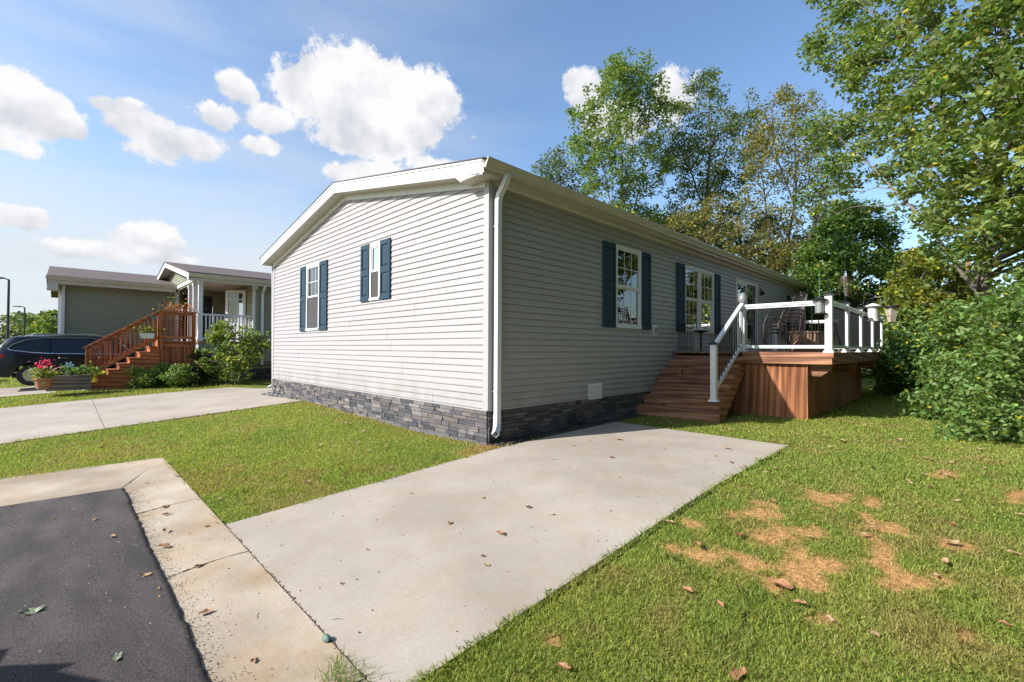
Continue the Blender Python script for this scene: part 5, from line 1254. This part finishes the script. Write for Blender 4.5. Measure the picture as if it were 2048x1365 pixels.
def tree(name, label, poly, Z, thick, ncl, per, lsize, base, trunks, group, seed=1, crad=26, zf=None, alt=None, yellow=.05, brown=0, nlimb=30, bark=None, limb_r=.03, cat='tree', upb=.5, dens_edge=1.0, ground=-.6, var=.22, sag=.12):
    g = np.random.default_rng(seed); poly = [tuple(p) for p in poly]; xs = [p[0] for p in poly]; ys = [p[1] for p in poly]
    cx, cy = [], []
    while len(cx) < ncl:
        x = g.uniform(min(xs), max(xs), 4000); y = g.uniform(min(ys), max(ys), 4000); k = inpoly(x, y, poly)
        x, y = x[k], y[k]; cx += list(x); cy += list(y)
    cx = np.array(cx[:ncl]); cy = np.array(cy[:ncl]); e = edged(cx, cy, poly); em = max(e.max(), 1)
    zz = Z if zf is None else zf(cx, cy)
    th = thick*np.sqrt(np.clip(e/em, .03, 1)); dz = g.uniform(-1, 1, ncl)*th
    C0 = pdir(cx, cy, zz+dz); cr = (crad*g.uniform(.6, 1.35, ncl))*(zz if np.ndim(zz) else np.full(ncl, zz))/FPX
    n = g.poisson(per, ncl)*1; n = (n*(cr/cr.mean())**1.5).astype(int)+3
    ci = np.repeat(np.arange(ncl), n); off = g.normal(0, 1, (len(ci), 3)); off /= np.linalg.norm(off, axis=1)[:, None]; off *= (g.random(len(ci))**.45)[:, None]
    P = C0[ci]+off*cr[ci][:, None]*np.array([1, 1, .62])
    gz = H(P[:, 0], P[:, 1]); P[:, 2] = np.maximum(P[:, 2], gz+.03)
    cl = g.random(ncl)[ci]
    t0 = trunks[0][0]; b0 = pdir(np.array(t0[0]), np.array(t0[1]), np.array(float(t0[2] if len(t0) > 2 else Z))); gz0 = float(H(b0[0], b0[1]))
    root = thing(name, label, cat, (b0[0], b0[1], gz0), group)
    leafmesh(P, lsize, leafcols(len(P), base, g, var, yellow, brown, alt, cl), g, name='crown', parent=root, upb=upb)
    mb = MB(); nodes = []
    for tr in trunks:
        *pp, r0, r1 = tr; pts = [pdir(np.array(float(q[0])), np.array(float(q[1])), np.array(float(q[2] if len(q) > 2 else Z))) for q in pp]
        if tr is trunks[0] or len(pp) > 3: pts[0] = np.array([pts[0][0], pts[0][1], float(H(pts[0][0], pts[0][1]))-.1]) if pts[0][2] < .9 else pts[0]
        fine = []
        for a, b in zip(pts[:-1], pts[1:]):
            for s in range(4): fine.append(a+(b-a)*s/4+g.normal(0, .02*np.linalg.norm(b-a)/4, 3))
        fine.append(pts[-1]); mb.tube(fine, list(np.linspace(r0, r1, len(fine))), 9, cap=False); nodes += [(p, r0+(r1-r0)*i/len(fine)) for i, p in enumerate(fine)]
    mb.build('trunk', bark or BARK, root, smooth=True)
    mb = MB(); NP_ = np.array([q[0] for q in nodes]); sel = g.choice(ncl, min(nlimb, ncl), replace=False)
    ends = []
    for s in sel:
        c = C0[s]; d = NP_-c; dist = np.linalg.norm(d, axis=1); cost = dist+2.0*np.clip(NP_[:, 2]-c[2]+.25*dist, 0, None); k = int(np.argmin(cost))
        r = min(nodes[k][1]*.55, limb_r*(1+dist[k]*.12)); pts = limb(mb, NP_[k], c, r, max(.004, r*.16), g, sag)
        ends += pts[2:]
    E_ = np.array(ends) if ends else NP_
    for s in g.choice(ncl, min(nlimb*3, ncl), replace=False):
        c = C0[s]; d = E_-c; dist = np.linalg.norm(d, axis=1); k = int(np.argmin(dist)); 
        if dist[k] > .15: limb(mb, E_[k], c, limb_r*.28, limb_r*.07, g, .05, 3, 5)
    mb.build('branches', bark or BARK, root)
    return root
G1 = 'trees behind the grey house'
tree('small_tree', 'small rounded tree top left of the poplar, behind the grey house roof', [(1100,300),(1128,303),(1150,340),(1172,372),(1175,460),(1100,440),(1072,352),(1082,322)], 34, 1.6, 90, 60, .19, (.07,.10,.05), [((1120,640),(1122,400),(1118,330),.12,.02)], G1, 3, 20, nlimb=14)
tree('poplar_tree', 'tall upright poplar with pale limbs, highest tree behind the roof of the grey house',
     [(1228,92),(1240,125),(1262,100),(1272,112),(1276,140),(1296,108),(1300,152),(1322,140),(1330,175),(1318,210),(1345,200),(1358,222),(1335,255),(1318,275),(1342,300),(1346,350),(1318,380),(1304,405),(1312,430),(1290,520),(1200,520),(1165,400),(1172,350),(1150,320),(1138,290),(1152,262),(1136,214),(1160,225),(1178,205),(1172,175),(1196,172),(1190,128),(1206,150),(1218,128)],
     29, 2.6, 430, 48, .19, (.10,.155,.042), [((1250,640),(1245,420),(1240,280),(1236,130),.17,.015),((1250,520,29),(1215,380),(1195,260),.07,.01),((1250,500,29.5),(1285,350),(1300,200),.07,.01),((1246,420,29),(1265,300),(1262,140),.06,.01)], G1, 5, 17, alt=(.15,.19,.06), yellow=.04, nlimb=60, bark=BARKL, limb_r=.035, sag=.02)
tree('dark_green_tree', 'open crowned dark green tree, second tall one right of the poplar behind the house',
     [(1395,165),(1408,140),(1432,140),(1445,175),(1470,180),(1462,215),(1490,215),(1502,180),(1515,215),(1518,262),(1535,300),(1520,350),(1480,370),(1500,430),(1470,500),(1380,520),(1322,450),(1332,400),(1352,360),(1330,330),(1322,296),(1350,262),(1340,215),(1372,205),(1380,172)],
     32, 3.0, 400, 46, .18, (.05,.085,.035), [((1416,620),(1412,430),(1420,300),(1420,170),.20,.02),((1412,430,32),(1380,340),(1350,270),.07,.012),((1412,400,32),(1455,300),(1485,220),.07,.012),((1414,470,32),(1360,420),(1335,400),.05,.012)], G1, 6, 17, alt=(.11,.13,.04), nlimb=60, limb_r=.04, brown=.03)
tree('thin_brown_tree', 'thin half bare tree with brownish leaves and several dark stems behind the house',
     [(1545,195),(1575,170),(1600,190),(1632,185),(1660,250),(1650,330),(1665,430),(1640,520),(1580,560),(1500,545),(1400,500),(1330,470),(1345,430),(1400,400),(1470,395),(1490,330),(1480,270),(1510,255),(1520,215)],
     26, 2.8, 520, 32, .15, (.115,.125,.04), [((1548,700),(1545,520),(1530,400),(1520,330),.10,.02),((1575,700,26.5),(1572,520,26.5),(1592,380,26.5),(1590,230,26.5),.13,.015),((1600,700,25),(1605,520,25),(1650,380,25),(1665,300,25),.13,.02),((1572,520,26),(1480,500,26),(1400,480,25.5),.07,.015),((1590,420,26),(1550,300,26),(1545,220,26),.05,.01)], G1, 7, 18, alt=(.17,.155,.06), brown=.10, yellow=.08, nlimb=110, limb_r=.03, bark=M('dark_bark',(.07,.055,.045),.95,.3,10))
tree('maple_tree', 'dense dark green maple behind the far end of the deck',
     [(1648,430),(1690,398),(1730,400),(1765,425),(1790,470),(1830,505),(1840,560),(1835,640),(1780,690),(1640,690),(1560,640),(1545,600),(1590,560),(1600,510),(1630,480)],
     19, 2.6, 480, 60, .16, (.035,.075,.018), [((1705,720),(1700,600),(1698,500),(1695,440),.16,.03),((1700,600,19),(1650,540),(1630,500),.06,.02),((1700,580,19),(1760,520),(1790,500),.06,.02)], 'trees at the edge of the yard', 8, 20, alt=(.09,.14,.025), nlimb=40, yellow=.02)
tree('yellowing_tree', 'yellowish green tree between the dark maple and the large cottonwood trunk at the right',
     [(1805,500),(1850,490),(1900,520),(1960,545),(1975,600),(1960,690),(1880,720),(1790,715),(1760,650),(1775,590),(1790,540)],
     15, 1.9, 300, 48, .13, (.085,.12,.022), [((1850,740),(1852,640),(1860,540),.10,.02),((1852,650,15),(1800,590),(1790,560),.05,.02),((1855,640,15),(1910,580),(1940,560),.05,.02)], 'trees at the edge of the yard', 9, 20, alt=(.18,.19,.03), yellow=.10, brown=.03, nlimb=34)
def zcot(x, y): return np.interp(x, [1590, 1750, 1900, 2048, 2200], [17, 14.2, 10.6, 8.6, 7.6])
tree('cottonwood_tree', 'large leafy cottonwood overhanging the yard from the right edge of the picture',
     [(1640,-60),(2250,-60),(2250,620),(2120,610),(2040,560),(1985,545),(1930,545),(1895,520),(1850,495),(1838,450),(1800,432),(1792,382),(1735,372),(1700,400),(1640,432),(1588,428),(1582,396),(1612,378),(1655,345),(1642,300),(1600,262),(1590,235),(1640,222),(1700,232),(1700,190),(1672,165),(1625,118),(1618,92),(1650,70),(1660,40),(1622,15)],
     11, 2.0, 700, 46, .14, (.085,.13,.032), [((1985,800,10.5),(1980,640,10.5),(1962,540,10.4),(1990,330,10.2),(2010,100,10),(2010,-80,10),.19,.05),((1968,600,10.4),(1915,535,10.6),(1850,440,11.6),(1740,330,14),(1660,260,15.5),.05,.010),((1990,420,10.2),(2100,300,9.4),(2200,180,9),.08,.02),((1985,360,10.2),(1880,230,11),(1780,120,13.5),.07,.015),((2000,220,10.1),(1900,100,10.8),(1750,30,14),.06,.012)],
     None, 10, 30, zf=zcot, alt=(.16,.20,.055), yellow=.035, brown=.01, nlimb=130, limb_r=.04, sag=.05)
tree('background_tree', 'dense dark trees low behind the far end of the grey house roof', [(1290,430),(1400,440),(1480,450),(1540,430),(1620,480),(1680,540),(1660,680),(1440,660),(1300,560)], 34, 3.2, 420, 70, .26, (.035,.065,.02), [((1560,680,34),(1560,600,34),(1555,520,34),.15,.03)], 'trees behind the grey house', 31, 20, alt=(.09,.11,.03), nlimb=14)
G2 = 'shrubs along the right edge of the lawn'
tree('vine_covered_shrub', 'pale large leaved vine shrub just right of the far end of the deck', [(1752,650),(1800,612),(1860,640),(1900,690),(1905,760),(1850,790),(1770,785),(1742,740)], 14, 1.3, 180, 40, .15, (.11,.17,.045), [((1820,800,14),(1822,700,14),(1815,650,14),.03,.01)], G2, 12, 20, alt=(.20,.26,.09), nlimb=20, limb_r=.02, cat='shrub')
tree('honeysuckle_shrub', 'green small leaved shrub in the middle of the bushes right of the deck', [(1840,700),(1870,630),(1920,600),(1985,640),(2000,760),(1985,880),(1930,885),(1880,862),(1822,838),(1800,812),(1840,760)], 9.2, 1.1, 260, 40, .085, (.10,.165,.040), [((1920,880,9.2),(1925,780,9.2),(1925,660,9.2),.03,.01)], G2, 13, 24, alt=(.12,.18,.05), nlimb=40, limb_r=.012, cat='shrub')
tree('honeysuckle_shrub', 'nearest large honeysuckle shrub filling the right edge of the picture beside the lawn', [(1955,640),(1985,575),(2060,550),(2240,520),(2300,900),(2240,1010),(2100,985),(2048,962),(1990,925),(1945,908),(1905,880),(1880,850),(1915,800),(1930,720)], 6.9, 1.0, 430, 44, .082, (.10,.165,.040), [((2040,930,6.9),(2045,800,6.9),(2050,640,6.9),.03,.01),((2150,900,6.6),(2150,700,6.6),(2160,560,6.6),.03,.01)], G2, 14, 34, alt=(.13,.19,.055), nlimb=60, limb_r=.010, cat='shrub', yellow=.03)
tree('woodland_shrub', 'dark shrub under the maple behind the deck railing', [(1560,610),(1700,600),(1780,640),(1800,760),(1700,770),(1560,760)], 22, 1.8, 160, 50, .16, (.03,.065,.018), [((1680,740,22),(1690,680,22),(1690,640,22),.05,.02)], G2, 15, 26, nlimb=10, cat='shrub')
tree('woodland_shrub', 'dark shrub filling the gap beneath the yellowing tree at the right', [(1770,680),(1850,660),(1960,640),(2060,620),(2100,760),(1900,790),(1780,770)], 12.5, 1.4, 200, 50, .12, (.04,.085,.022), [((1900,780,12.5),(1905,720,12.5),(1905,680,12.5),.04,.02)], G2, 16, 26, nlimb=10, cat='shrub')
# far trees left
G3 = 'distant trees at the left'
tree('distant_tree', 'distant yellowish tree cut by the left edge of the picture, behind the street lamp', [(-120,640),(-40,612),(10,628),(30,650),(30,720),(-120,720)], 80, 4, 90, 40, .6, (.12,.13,.04), [((-40,720,80),(-40,680,80),(-40,650,80),.3,.1)], G3, 17, 16, nlimb=6)
tree('distant_tree', 'round distant green tree between the two street lamps', [(22,640),(36,628),(52,628),(72,640),(78,660),(78,720),(20,720)], 72, 3.5, 90, 40, .5, (.09,.12,.045), [((48,720,72),(48,680,72),(48,645,72),.3,.1)], G3, 18, 12, nlimb=6)
tree('distant_tree', 'distant light green tree touching the corner of the green house', [(60,662),(74,648),(90,628),(112,624),(130,640),(130,720),(60,720)], 66, 3.5, 90, 40, .5, (.11,.15,.04), [((100,720,66),(100,680,66),(100,645,66),.3,.1)], G3, 19, 11, nlimb=6)

# unseen trees added at the right to block sky light from the long wall
def wtree(u, v, h, rad, seed, label):
    g = np.random.default_rng(seed); n = 260; C0 = g.normal(0, 1, (n, 3)); C0 /= np.linalg.norm(C0, axis=1)[:, None]; C0 *= (g.random(n)**.4)[:, None]; C0 = C0*np.array([rad, rad, h*.46])+[u, v, h*.5]
    C0 = C0[C0[:, 2] > .2]; n = len(C0); ci = np.repeat(np.arange(n), 60); P = C0[ci]+g.normal(0, .55, (len(ci), 3)); P = P[P[:, 2] > -.3]
    root = thing('added_tree', label, 'tree', (u, v, -.5), 'added trees beyond the right edge'); leafmesh(P, .34, leafcols(len(P), (.05, .095, .025), g), g, parent=root)
    mb = MB(); mb.tube([(u, v, -.6), (u+.1, v, h*.4), (u, v+.1, h*.85)], [.2, .13, .03], 8); mb.build('trunk', BARK, root)
for i, (u, v, h, r_) in enumerate(((-7, -12, 14, 3.4), (-2.0, -11, 15, 3.4), (3, -10.4, 16, 3.4), (8, -9.8, 16, 3.2), (13, -9.2, 15, 3.0))): wtree(u, v, h, r_, 60+i, 'added tree of the row beyond the right edge, %s from the road, outside the picture' % ['first', 'second', 'third', 'fourth', 'fifth'][i])

# planting by the green house
G4 = 'shrubs in front of the green house'
tree('peony_tree', 'tall loose shrub with dark red flower heads in front of the white porch railing', [(430,652),(452,640),(470,652),(500,655),(520,668),(542,662),(547,690),(522,705),(512,735),(505,756),(450,764),(420,752),(398,722),(412,700),(440,690),(410,676)], 15.4, .45, 150, 26, .11, (.09,.14,.03), [((470,768,15.4),(472,720,15.4),(470,670,15.4),.025,.008)], G4, 21, 12, alt=(.17,.20,.05), nlimb=40, limb_r=.012, cat='shrub')
tree('low_shrub', 'rounded green shrub under the landing of the timber porch steps, right one of two', [(298,742),(320,728),(350,728),(378,738),(388,758),(380,776),(300,778)], 15.0, .45, 80, 60, .07, (.08,.135,.03), [((340,776,15),(340,755,15),(342,742,15),.02,.01)], G4, 22, 12, alt=(.15,.2,.06), nlimb=10, limb_r=.01, cat='shrub')
tree('low_shrub', 'rounded green shrub below the lower steps, left one of two', [(236,752),(255,738),(285,740),(305,748),(310,776),(245,776)], 14.8, .4, 60, 60, .07, (.08,.135,.03), [((272,776,14.8),(272,760,14.8),(274,750,14.8),.02,.01)], G4, 23, 11, alt=(.16,.2,.05), nlimb=8, limb_r=.01, cat='shrub')
tree('hosta', 'yellow green leafy plant at the foot of the porch steps', [(172,752),(180,744),(200,744),(212,752),(206,768),(178,770)], 14.4, .25, 26, 26, .13, (.22,.24,.03), [((190,770,14.4),(190,762,14.4),(190,756,14.4),.01,.005)], G4, 24, 8, alt=(.3,.3,.04), nlimb=4, limb_r=.006, cat='plant')
tree('climbing_rose', 'dark leaved shrub in the shade at the corner of the timber landing', [(372,735),(392,700),(412,705),(430,720),(420,765),(380,770)], 15.6, .3, 50, 30, .10, (.03,.05,.02), [((395,768,15.6),(398,745,15.6),(400,720,15.6),.02,.008)], G4, 25, 10, nlimb=10, limb_r=.01, cat='shrub', brown=.05)
# planters
def clump(parent, cen, rad, n, size, base, g, name='foliage', **k):
    off = g.normal(0, .34, (n, 3))*np.array(rad); return leafmesh(np.array(cen)+off, size, leafcols(n, base, g, **k), g, name=name, parent=parent)
g = np.random.default_rng(5)
b = np.array(onV(88, 778, 13.6)); t = thing('flower_pot', 'terracotta pot of pink flowers at the left corner of the planter box', 'flower pot', tuple(b))
a = MB(); a.lathe(tuple(b), [(.15, 0), (.21, .25), (.235, .26), (.235, .31), (.2, .31)], 14); a.build('pot', M('terracotta', (.36, .17, .09), .8, .2, 8), t)
clump(t, b+[0, 0, .42], (.5, .3, .28), 260, .10, (.16, .19, .03), g); 
n = 70; leafmesh(b+[0, 0, .70]+g.normal(0, .36, (n, 3))*np.array([.4, .3, .18]), .075, np.tile(np.array([[.55, .03, .15]]), (n, 1))*g.uniform(.6, 1.2, (n, 1)), g, name='blossom', parent=t)
b = np.array(onV(138, 777, 13.7)); t = thing('planter_box', 'weathered grey wooden planter box with green plants between the flower pot and the steps', 'planter', tuple(b))
BW = wood('grey_wood', (.24, .205, .17), 0)
a = MB(); a.box(b[0]-.47, b[0]+.47, b[1]-.2, b[1]+.25, b[2]-.05, b[2]+.34, 0, bc()); a.box(b[0]-.49, b[0]+.49, b[1]-.225, b[1]+.27, b[2]+.34, b[2]+.375, 0, bc()); a.box(b[0]-.49, b[0]+.49, b[1]-.215, b[1]-.2, b[2]+.15, b[2]+.16, 0, (.4, .4, .4)); a.build('box', BW, t, colors=True)
clump(t, b+[.25, 0, .5], (.55, .3, .22), 260, .09, (.09, .15, .04), g)
a = MB(); a.tube([tuple(b+[-.42+.35*(1-math.cos(s)), 0, .36+.28*math.sin(s)]) for s in np.linspace(0, 2.4, 9)], .012, 5); a.build('hoop', MAT['trim'], t)
b = np.array(onV(294, 676, 14.18)); t = thing('hanging_planter', 'white trough of yellow green plants hanging on the porch stair railing', 'planter', tuple(b))
a = MB(); a.prism([(b[0]-.15, b[2]-.02), (b[0]+.15, b[2]-.02), (b[0]+.2, b[2]+.15), (b[0]-.2, b[2]+.15)], 1, b[1]-.1, b[1]+.06); a.build('trough', MAT['white'], t)
clump(t, b+[0, -.02, .24], (.5, .25, .22), 240, .075, (.20, .21, .04), g)
b = np.array([-1.5, 14.5, FL+1.02]); t = thing('landing_flowers', 'plants with coppery red leaves on top of the timber landing railing', 'plant', tuple(b))
clump(t, b+[.12, .1, .14], (.75, .3, .30), 260, .085, (.28, .10, .06), g, brown=.3); clump(t, b+[-.05, .1, .42], (.25, .2, .35), 60, .07, (.05, .09, .03), g, name='dark_leaves')
b = np.array(onV(303, 636, 14.2)); a = MB(); a.add([b+[-.16, 0, .10], b+[0, -.02, .0], b+[.22, 0, -.06], b+[.02, .0, .06], b+[-.05, .06, .02]], [(0, 1, 3), (1, 2, 3), (0, 3, 4), (3, 2, 4), (0, 4, 1), (1, 4, 2)]); simple('garden_bird', a, M('teal_paint', (.02, .22, .24), .4), 'small teal bird ornament perched on the sloping porch stair railing', 'ornament')
b = np.array(onV(138, 731, 13.8)); t = thing('pinwheel', 'small white and teal pinwheel on a stick above the planter box', 'pinwheel', (b[0], b[1], b[2]-.6))
a = MB(); a.tube([tuple(b+[0, 0, -.5]), tuple(b)], .006, 5); a.build('stick', MAT['black'], t)
a = MB()
for i in range(6): an = i*math.pi/3; d = np.array([math.cos(an), 0, math.sin(an)]); e = np.array([-math.sin(an), 0, math.cos(an)]); a.add([b, b+d*.09+e*.04, b+d*.12, b+d*.07-e*.02], [(0, 1, 2, 3)])
a.build('blades', M('pinwheel', (.35, .65, .6), .4), t)
b = np.array(onV(205, 780, 13.1)); a = MB(); c = GH(192, 779, .02); a.tube([tuple(c+[.42*math.cos(s)*(1+.1*math.sin(3*s)), .3*math.sin(s), 0]) for s in np.linspace(-2.6, 1.6, 26)], .012, 6); simple('garden_hose', a, M('hose', (.42, .44, .30), .5), 'pale garden hose curled on the grass below the porch steps', 'hose')
c = GH(225, 772); a = MB()
for dx, dy, r_ in ((0, 0, .16), (.25, .05, .19), (.5, .0, .13)): a.sphere((c[0]+dx, c[1]+dy, c[2]+.06), r_, 8, 0, None, (1.2, .8, .8))
simple('rockery', a, M('rust_rock', (.30, .15, .10), .9, .3, 6, bump=.6, bscale=12), 'reddish brown rocks beside the yellow green plant at the foot of the porch steps', 'rock', smooth=True)
b = np.array(onV(420, 600, 15.0)); t = thing('shepherd_hook', 'thin black shepherd hook arching inside the white porch', 'hook', (b[0], b[1], FL))
a = MB(); a.tube([(b[0]+.1, b[1], FL), (b[0]+.1, b[1], 2.75)]+[(b[0]+.1-.16*(1-math.cos(s)), b[1], 2.75+.22*math.sin(s)) for s in np.linspace(.2, 3.1, 9)]+[(b[0]-.24, b[1], 2.65), (b[0]-.3, b[1], 2.75)], .012, 5); a.build('hook', MAT['black'], t)
for (x, y, lb) in ((549, 790, 'small black solar path light nearest the far corner of the grey house'), (560, 792, 'small black solar path light second from the far corner of the grey house')):
    c = GH(x, y); t = thing('path_light', lb, 'path light', tuple(c), 'solar path lights'); 
    a = MB(); a.tube([tuple(c), tuple(c+[0, 0, .18])], .008, 5); a.build('stake', MAT['black'], t)
    a = MB(); a.lathe(tuple(c+[0, 0, .16]), [(.025, 0), (.035, .06), (.034, .065)], 8); a.build('lens', M('lens', (.5, .5, .48), .2), t)
    a = MB(); a.lathe(tuple(c+[0, 0, .225]), [(.06, 0), (.05, .018), (.01, .028)], 10); a.build('cap', MAT['black'], t)
c = GH(653, 1277, .02); a = MB(); a.sphere(tuple(c), .026, 10, 0, None, (.75, 1.25, .7)); simple('green_stone', a, M('green_stone', (.10, .16, .125), .6, .25, 30), 'small green stone stuck at the joint between curb and driveway', 'stone', smooth=True)
# grass tuft at the curb foot
g = np.random.default_rng(9); n = 260; c = GH(690, 1362); P = c+np.stack([g.normal(0, .05, n), g.normal(0, .07, n), 0*g.random(n)], -1); hh = g.uniform(.03, .09, n); an = g.uniform(0, 6.28, n); s = np.stack([np.cos(an), np.sin(an), 0*an], -1)*.002; tip = P+np.stack([g.normal(0, .03, n), g.normal(0, .03, n), hh], -1)
V = np.stack([P-s, P+s, tip], 1).reshape(-1, 3); tag(npmesh('grass_tuft', V, np.arange(3*n).reshape(n, 3), bpy.data.materials['grass_blade'], np.repeat(np.clip(np.array([[.14, .22, .03]])*g.normal(1, .2, (n, 1)), .01, 1), 3, axis=0)), 'tuft of grass growing out of the curb joint at the bottom edge', 'grass', kind='stuff')

# ------------------------------------------------------------------ fallen leaves
LB1 = M('dry_leaf', (.30, .14, .06), .7, .35, 25, bump=.4, bscale=60); LB2 = M('pale_dry_leaf', (.34, .215, .11), .75, .25, 25); LB3 = M('green_fallen_leaf', (.24, .27, .16), .6, .2, 20)
def leafproto(seed, mat, curl):
    rr = random.Random(seed); mb = MB(); nr, na = 4, 14; vs = [(0, 0, .004)]; fs = []
    for r in range(1, nr+1):
        for k in range(na):
            an = 2*math.pi*k/na; lobes = .72+.28*abs(math.cos(2.5*an+.3))*(r/nr)**1.5; rad = .05*r/nr*lobes*(1.15 if abs(math.cos(an)) > .7 else .85)*rr.uniform(.9, 1.1)
            x, y = rad*math.cos(an), rad*math.sin(an); z = .004+curl*(9*y*y+4*x*x)+.008*math.sin(x*70+seed)*(r/nr)+rr.uniform(0, .003)*r
            vs.append((x, y*(1-curl*.25), z))
    for k in range(na): fs.append((0, 1+k, 1+(k+1) % na))
    for r in range(nr-1):
        for k in range(na): a = 1+r*na+k; b_ = 1+r*na+(k+1) % na; fs.append((a, a+na, b_+na, b_))
    mb.add(vs, fs); mb.tube([(.045, 0, .01), (.075, .006, .012)], .0012, 4)
    o = mb.build('fallen_leaf', mat, recalc=False); return o
protos = [leafproto(1, LB1, 1.5), leafproto(2, LB1, .8), leafproto(3, LB2, .9), leafproto(4, LB2, .5), leafproto(5, LB3, .5)]
LV = []
# (px, py, proto, scale)
DRIVE = [(822,987,3,.5),(965,996,2,.7),(1058,1016,0,.8),(900,1047,1,.75),(1000,1069,0,1.25),(966,1113,0,.5),(973,1131,2,.6),(1224,916,0,.9),(1238,880,2,1.0),(1455,898,2,.9),(1463,926,0,.9),(1430,912,2,.7),(1178,882,0,.5),(1148,893,0,.45),(1345,1060,4,.0),(1108,1030,0,.4),(735,1100,0,.35),(683,1168,0,.4),(1240,955,0,.35),(1330,900,0,.4),(1378,905,0,.35),(1095,1180,4,.5)]
ROAD = [(225,1074,2,.9),(330,1062,0,.9),(60,1226,4,1.5),(235,1317,4,.8),(292,1151,3,.9),(190,1040,3,.7),(24,1013,0,.6),(108,1038,3,.5),(317,1178,2,.4),(318,1194,2,.35),(146,1020,3,.4)]
CURBL = [(328,1094,1,1.3),(330,1014,3,1.1),(332,1030,0,.9),(398,1132,2,.8),(410,1226,1,.9),(415,1054,1,.7),(507,1322,1,.6),(293,967,0,.6)]
LAWNL = [(437,998,3,.8),(453,931,3,.7),(480,933,2,.7),(545,927,3,.9),(613,965,2,1.1),(690,966,2,.6),(637,892,3,1.2),(735,903,3,1.3),(695,829,3,.9),(692,848,2,1.2),(727,863,3,1.2),(713,886,3,1.0),(670,836,3,.7),(355,953,2,.8),(586,890,0,.8),(560,858,3,.9),(500,880,0,.7),(770,895,0,.8),(850,880,2,.7),(205,896,0,.9),(330,882,2,.8),(60,912,0,.8),(110,920,2,.7)]
LAWNR = [(1480,1072,0,1.0),(1395,1092,0,1.2),(1375,1183,0,1.0),(1563,1172,1,1.8),(1440,1211,0,.8),(1600,1208,0,.9),(1128,1338,0,1.0),(1476,1352,1,1.3),(1890,1124,3,1.0),(1905,1050,0,1.0),(2030,1108,2,1.0),(1900,1085,3,1.4),(1745,934,2,1.0),(1545,1003,0,.9),(1617,1073,3,.9),(1730,1070,2,.8),(1820,967,2,.9),(1850,950,3,.9),(1880,945,2,1.2),(1895,952,3,1.4),(1860,975,0,.9),(1815,962,3,.9),(1915,1003,2,.9),(1655,895,3,1.0),(1685,882,3,1.1),(1712,883,2,.9),(1650,872,2,.8),(1800,880,3,1.1),(1590,868,3,1.0),(1575,887,2,.9),(1458,860,3,1.0),(1512,858,2,.9),(1855,918,2,1.2),(1830,915,0,1.0),(1903,926,2,1.0),(1970,938,3,1.0),(1960,900,2,.9),(1550,937,2,.8),(1530,945,3,.9),(1240,1030,0,.0),(1805,896,3,.8),(1760,875,2,.8),(1600,855,3,.8),(2010,1250,0,.8),(1750,1270,3,.8),(1660,1240,2,.8),(1340,1045,2,.9),(1870,1150,2,.6),(1710,846,2,.8),(1765,848,3,.8),(1745,1056,2,.6),(2040,1030,2,.8)]
used = set()
ORD = ['nearest', 'second nearest', 'third nearest', 'fourth nearest', 'fifth nearest', 'sixth nearest', 'seventh nearest', 'eighth nearest', 'ninth nearest', 'tenth nearest', 'eleventh nearest', 'twelfth nearest', 'thirteenth nearest', 'fourteenth nearest', 'fifteenth nearest', 'sixteenth nearest']
KN = {0: 'curled brown', 1: 'rolled dark brown', 2: 'pale tan', 3: 'flat pale', 4: 'greenish'}
CNT = {}
def put(lst, where, group, off):
    for (x, y, k, s) in sorted(lst, key=lambda q: -q[1]):
        if s <= 0: continue
        P = GH(x, y, off); p = protos[k]
        if k in used: o = p.copy(); col.objects.link(o)
        else: o = p; used.add(k)
        o.location = tuple(P); o.rotation_euler = (R_.uniform(-.12, .12), R_.uniform(-.12, .12), R_.uniform(0, 6.28)); ss = s*(.72 if y > 900 else .9); o.scale = (ss, ss, ss*.8)
        w_ = where(x, y, P); key = (KN[k], w_); i = CNT.get(key, 0); CNT[key] = i+1
        tag(o, KN[k]+' leaf '+w_+', '+ORD[i]+' the camera', 'leaf', group)
put(DRIVE, lambda x, y, P: 'on the driveway slab toward the street' if P[0] < -.43 else 'on the driveway slab toward the deck', 'leaves on the driveway', .009)
put(ROAD, lambda x, y, P: 'on the dark asphalt', 'leaves on the asphalt', .016); put(CURBL, lambda x, y, P: 'on the tan concrete curb', 'leaves on the curb', .008)
put(LAWNL, lambda x, y, P: 'on the lawn near the stone skirting' if P[0] > -1.3 else ('on the lawn near the curb' if P[0] < -2.4 else 'on the middle of the left lawn'), 'leaves on the left lawn', .014)
put(LAWNR, lambda x, y, P: 'on the grass below the deck and driveway end' if P[0] > 2.6 and P[1] > -4 else ('on the grass beside the shrubs' if P[0] > 1.2 and P[1] < -4.2 else ('among the worn lawn patches' if P[0] > -1.3 and P[1] < -3.3 else 'on the nearest part of the lawn')), 'leaves on the right lawn', .016)
# the added silver car, out of view, throws the shadow at the bottom left
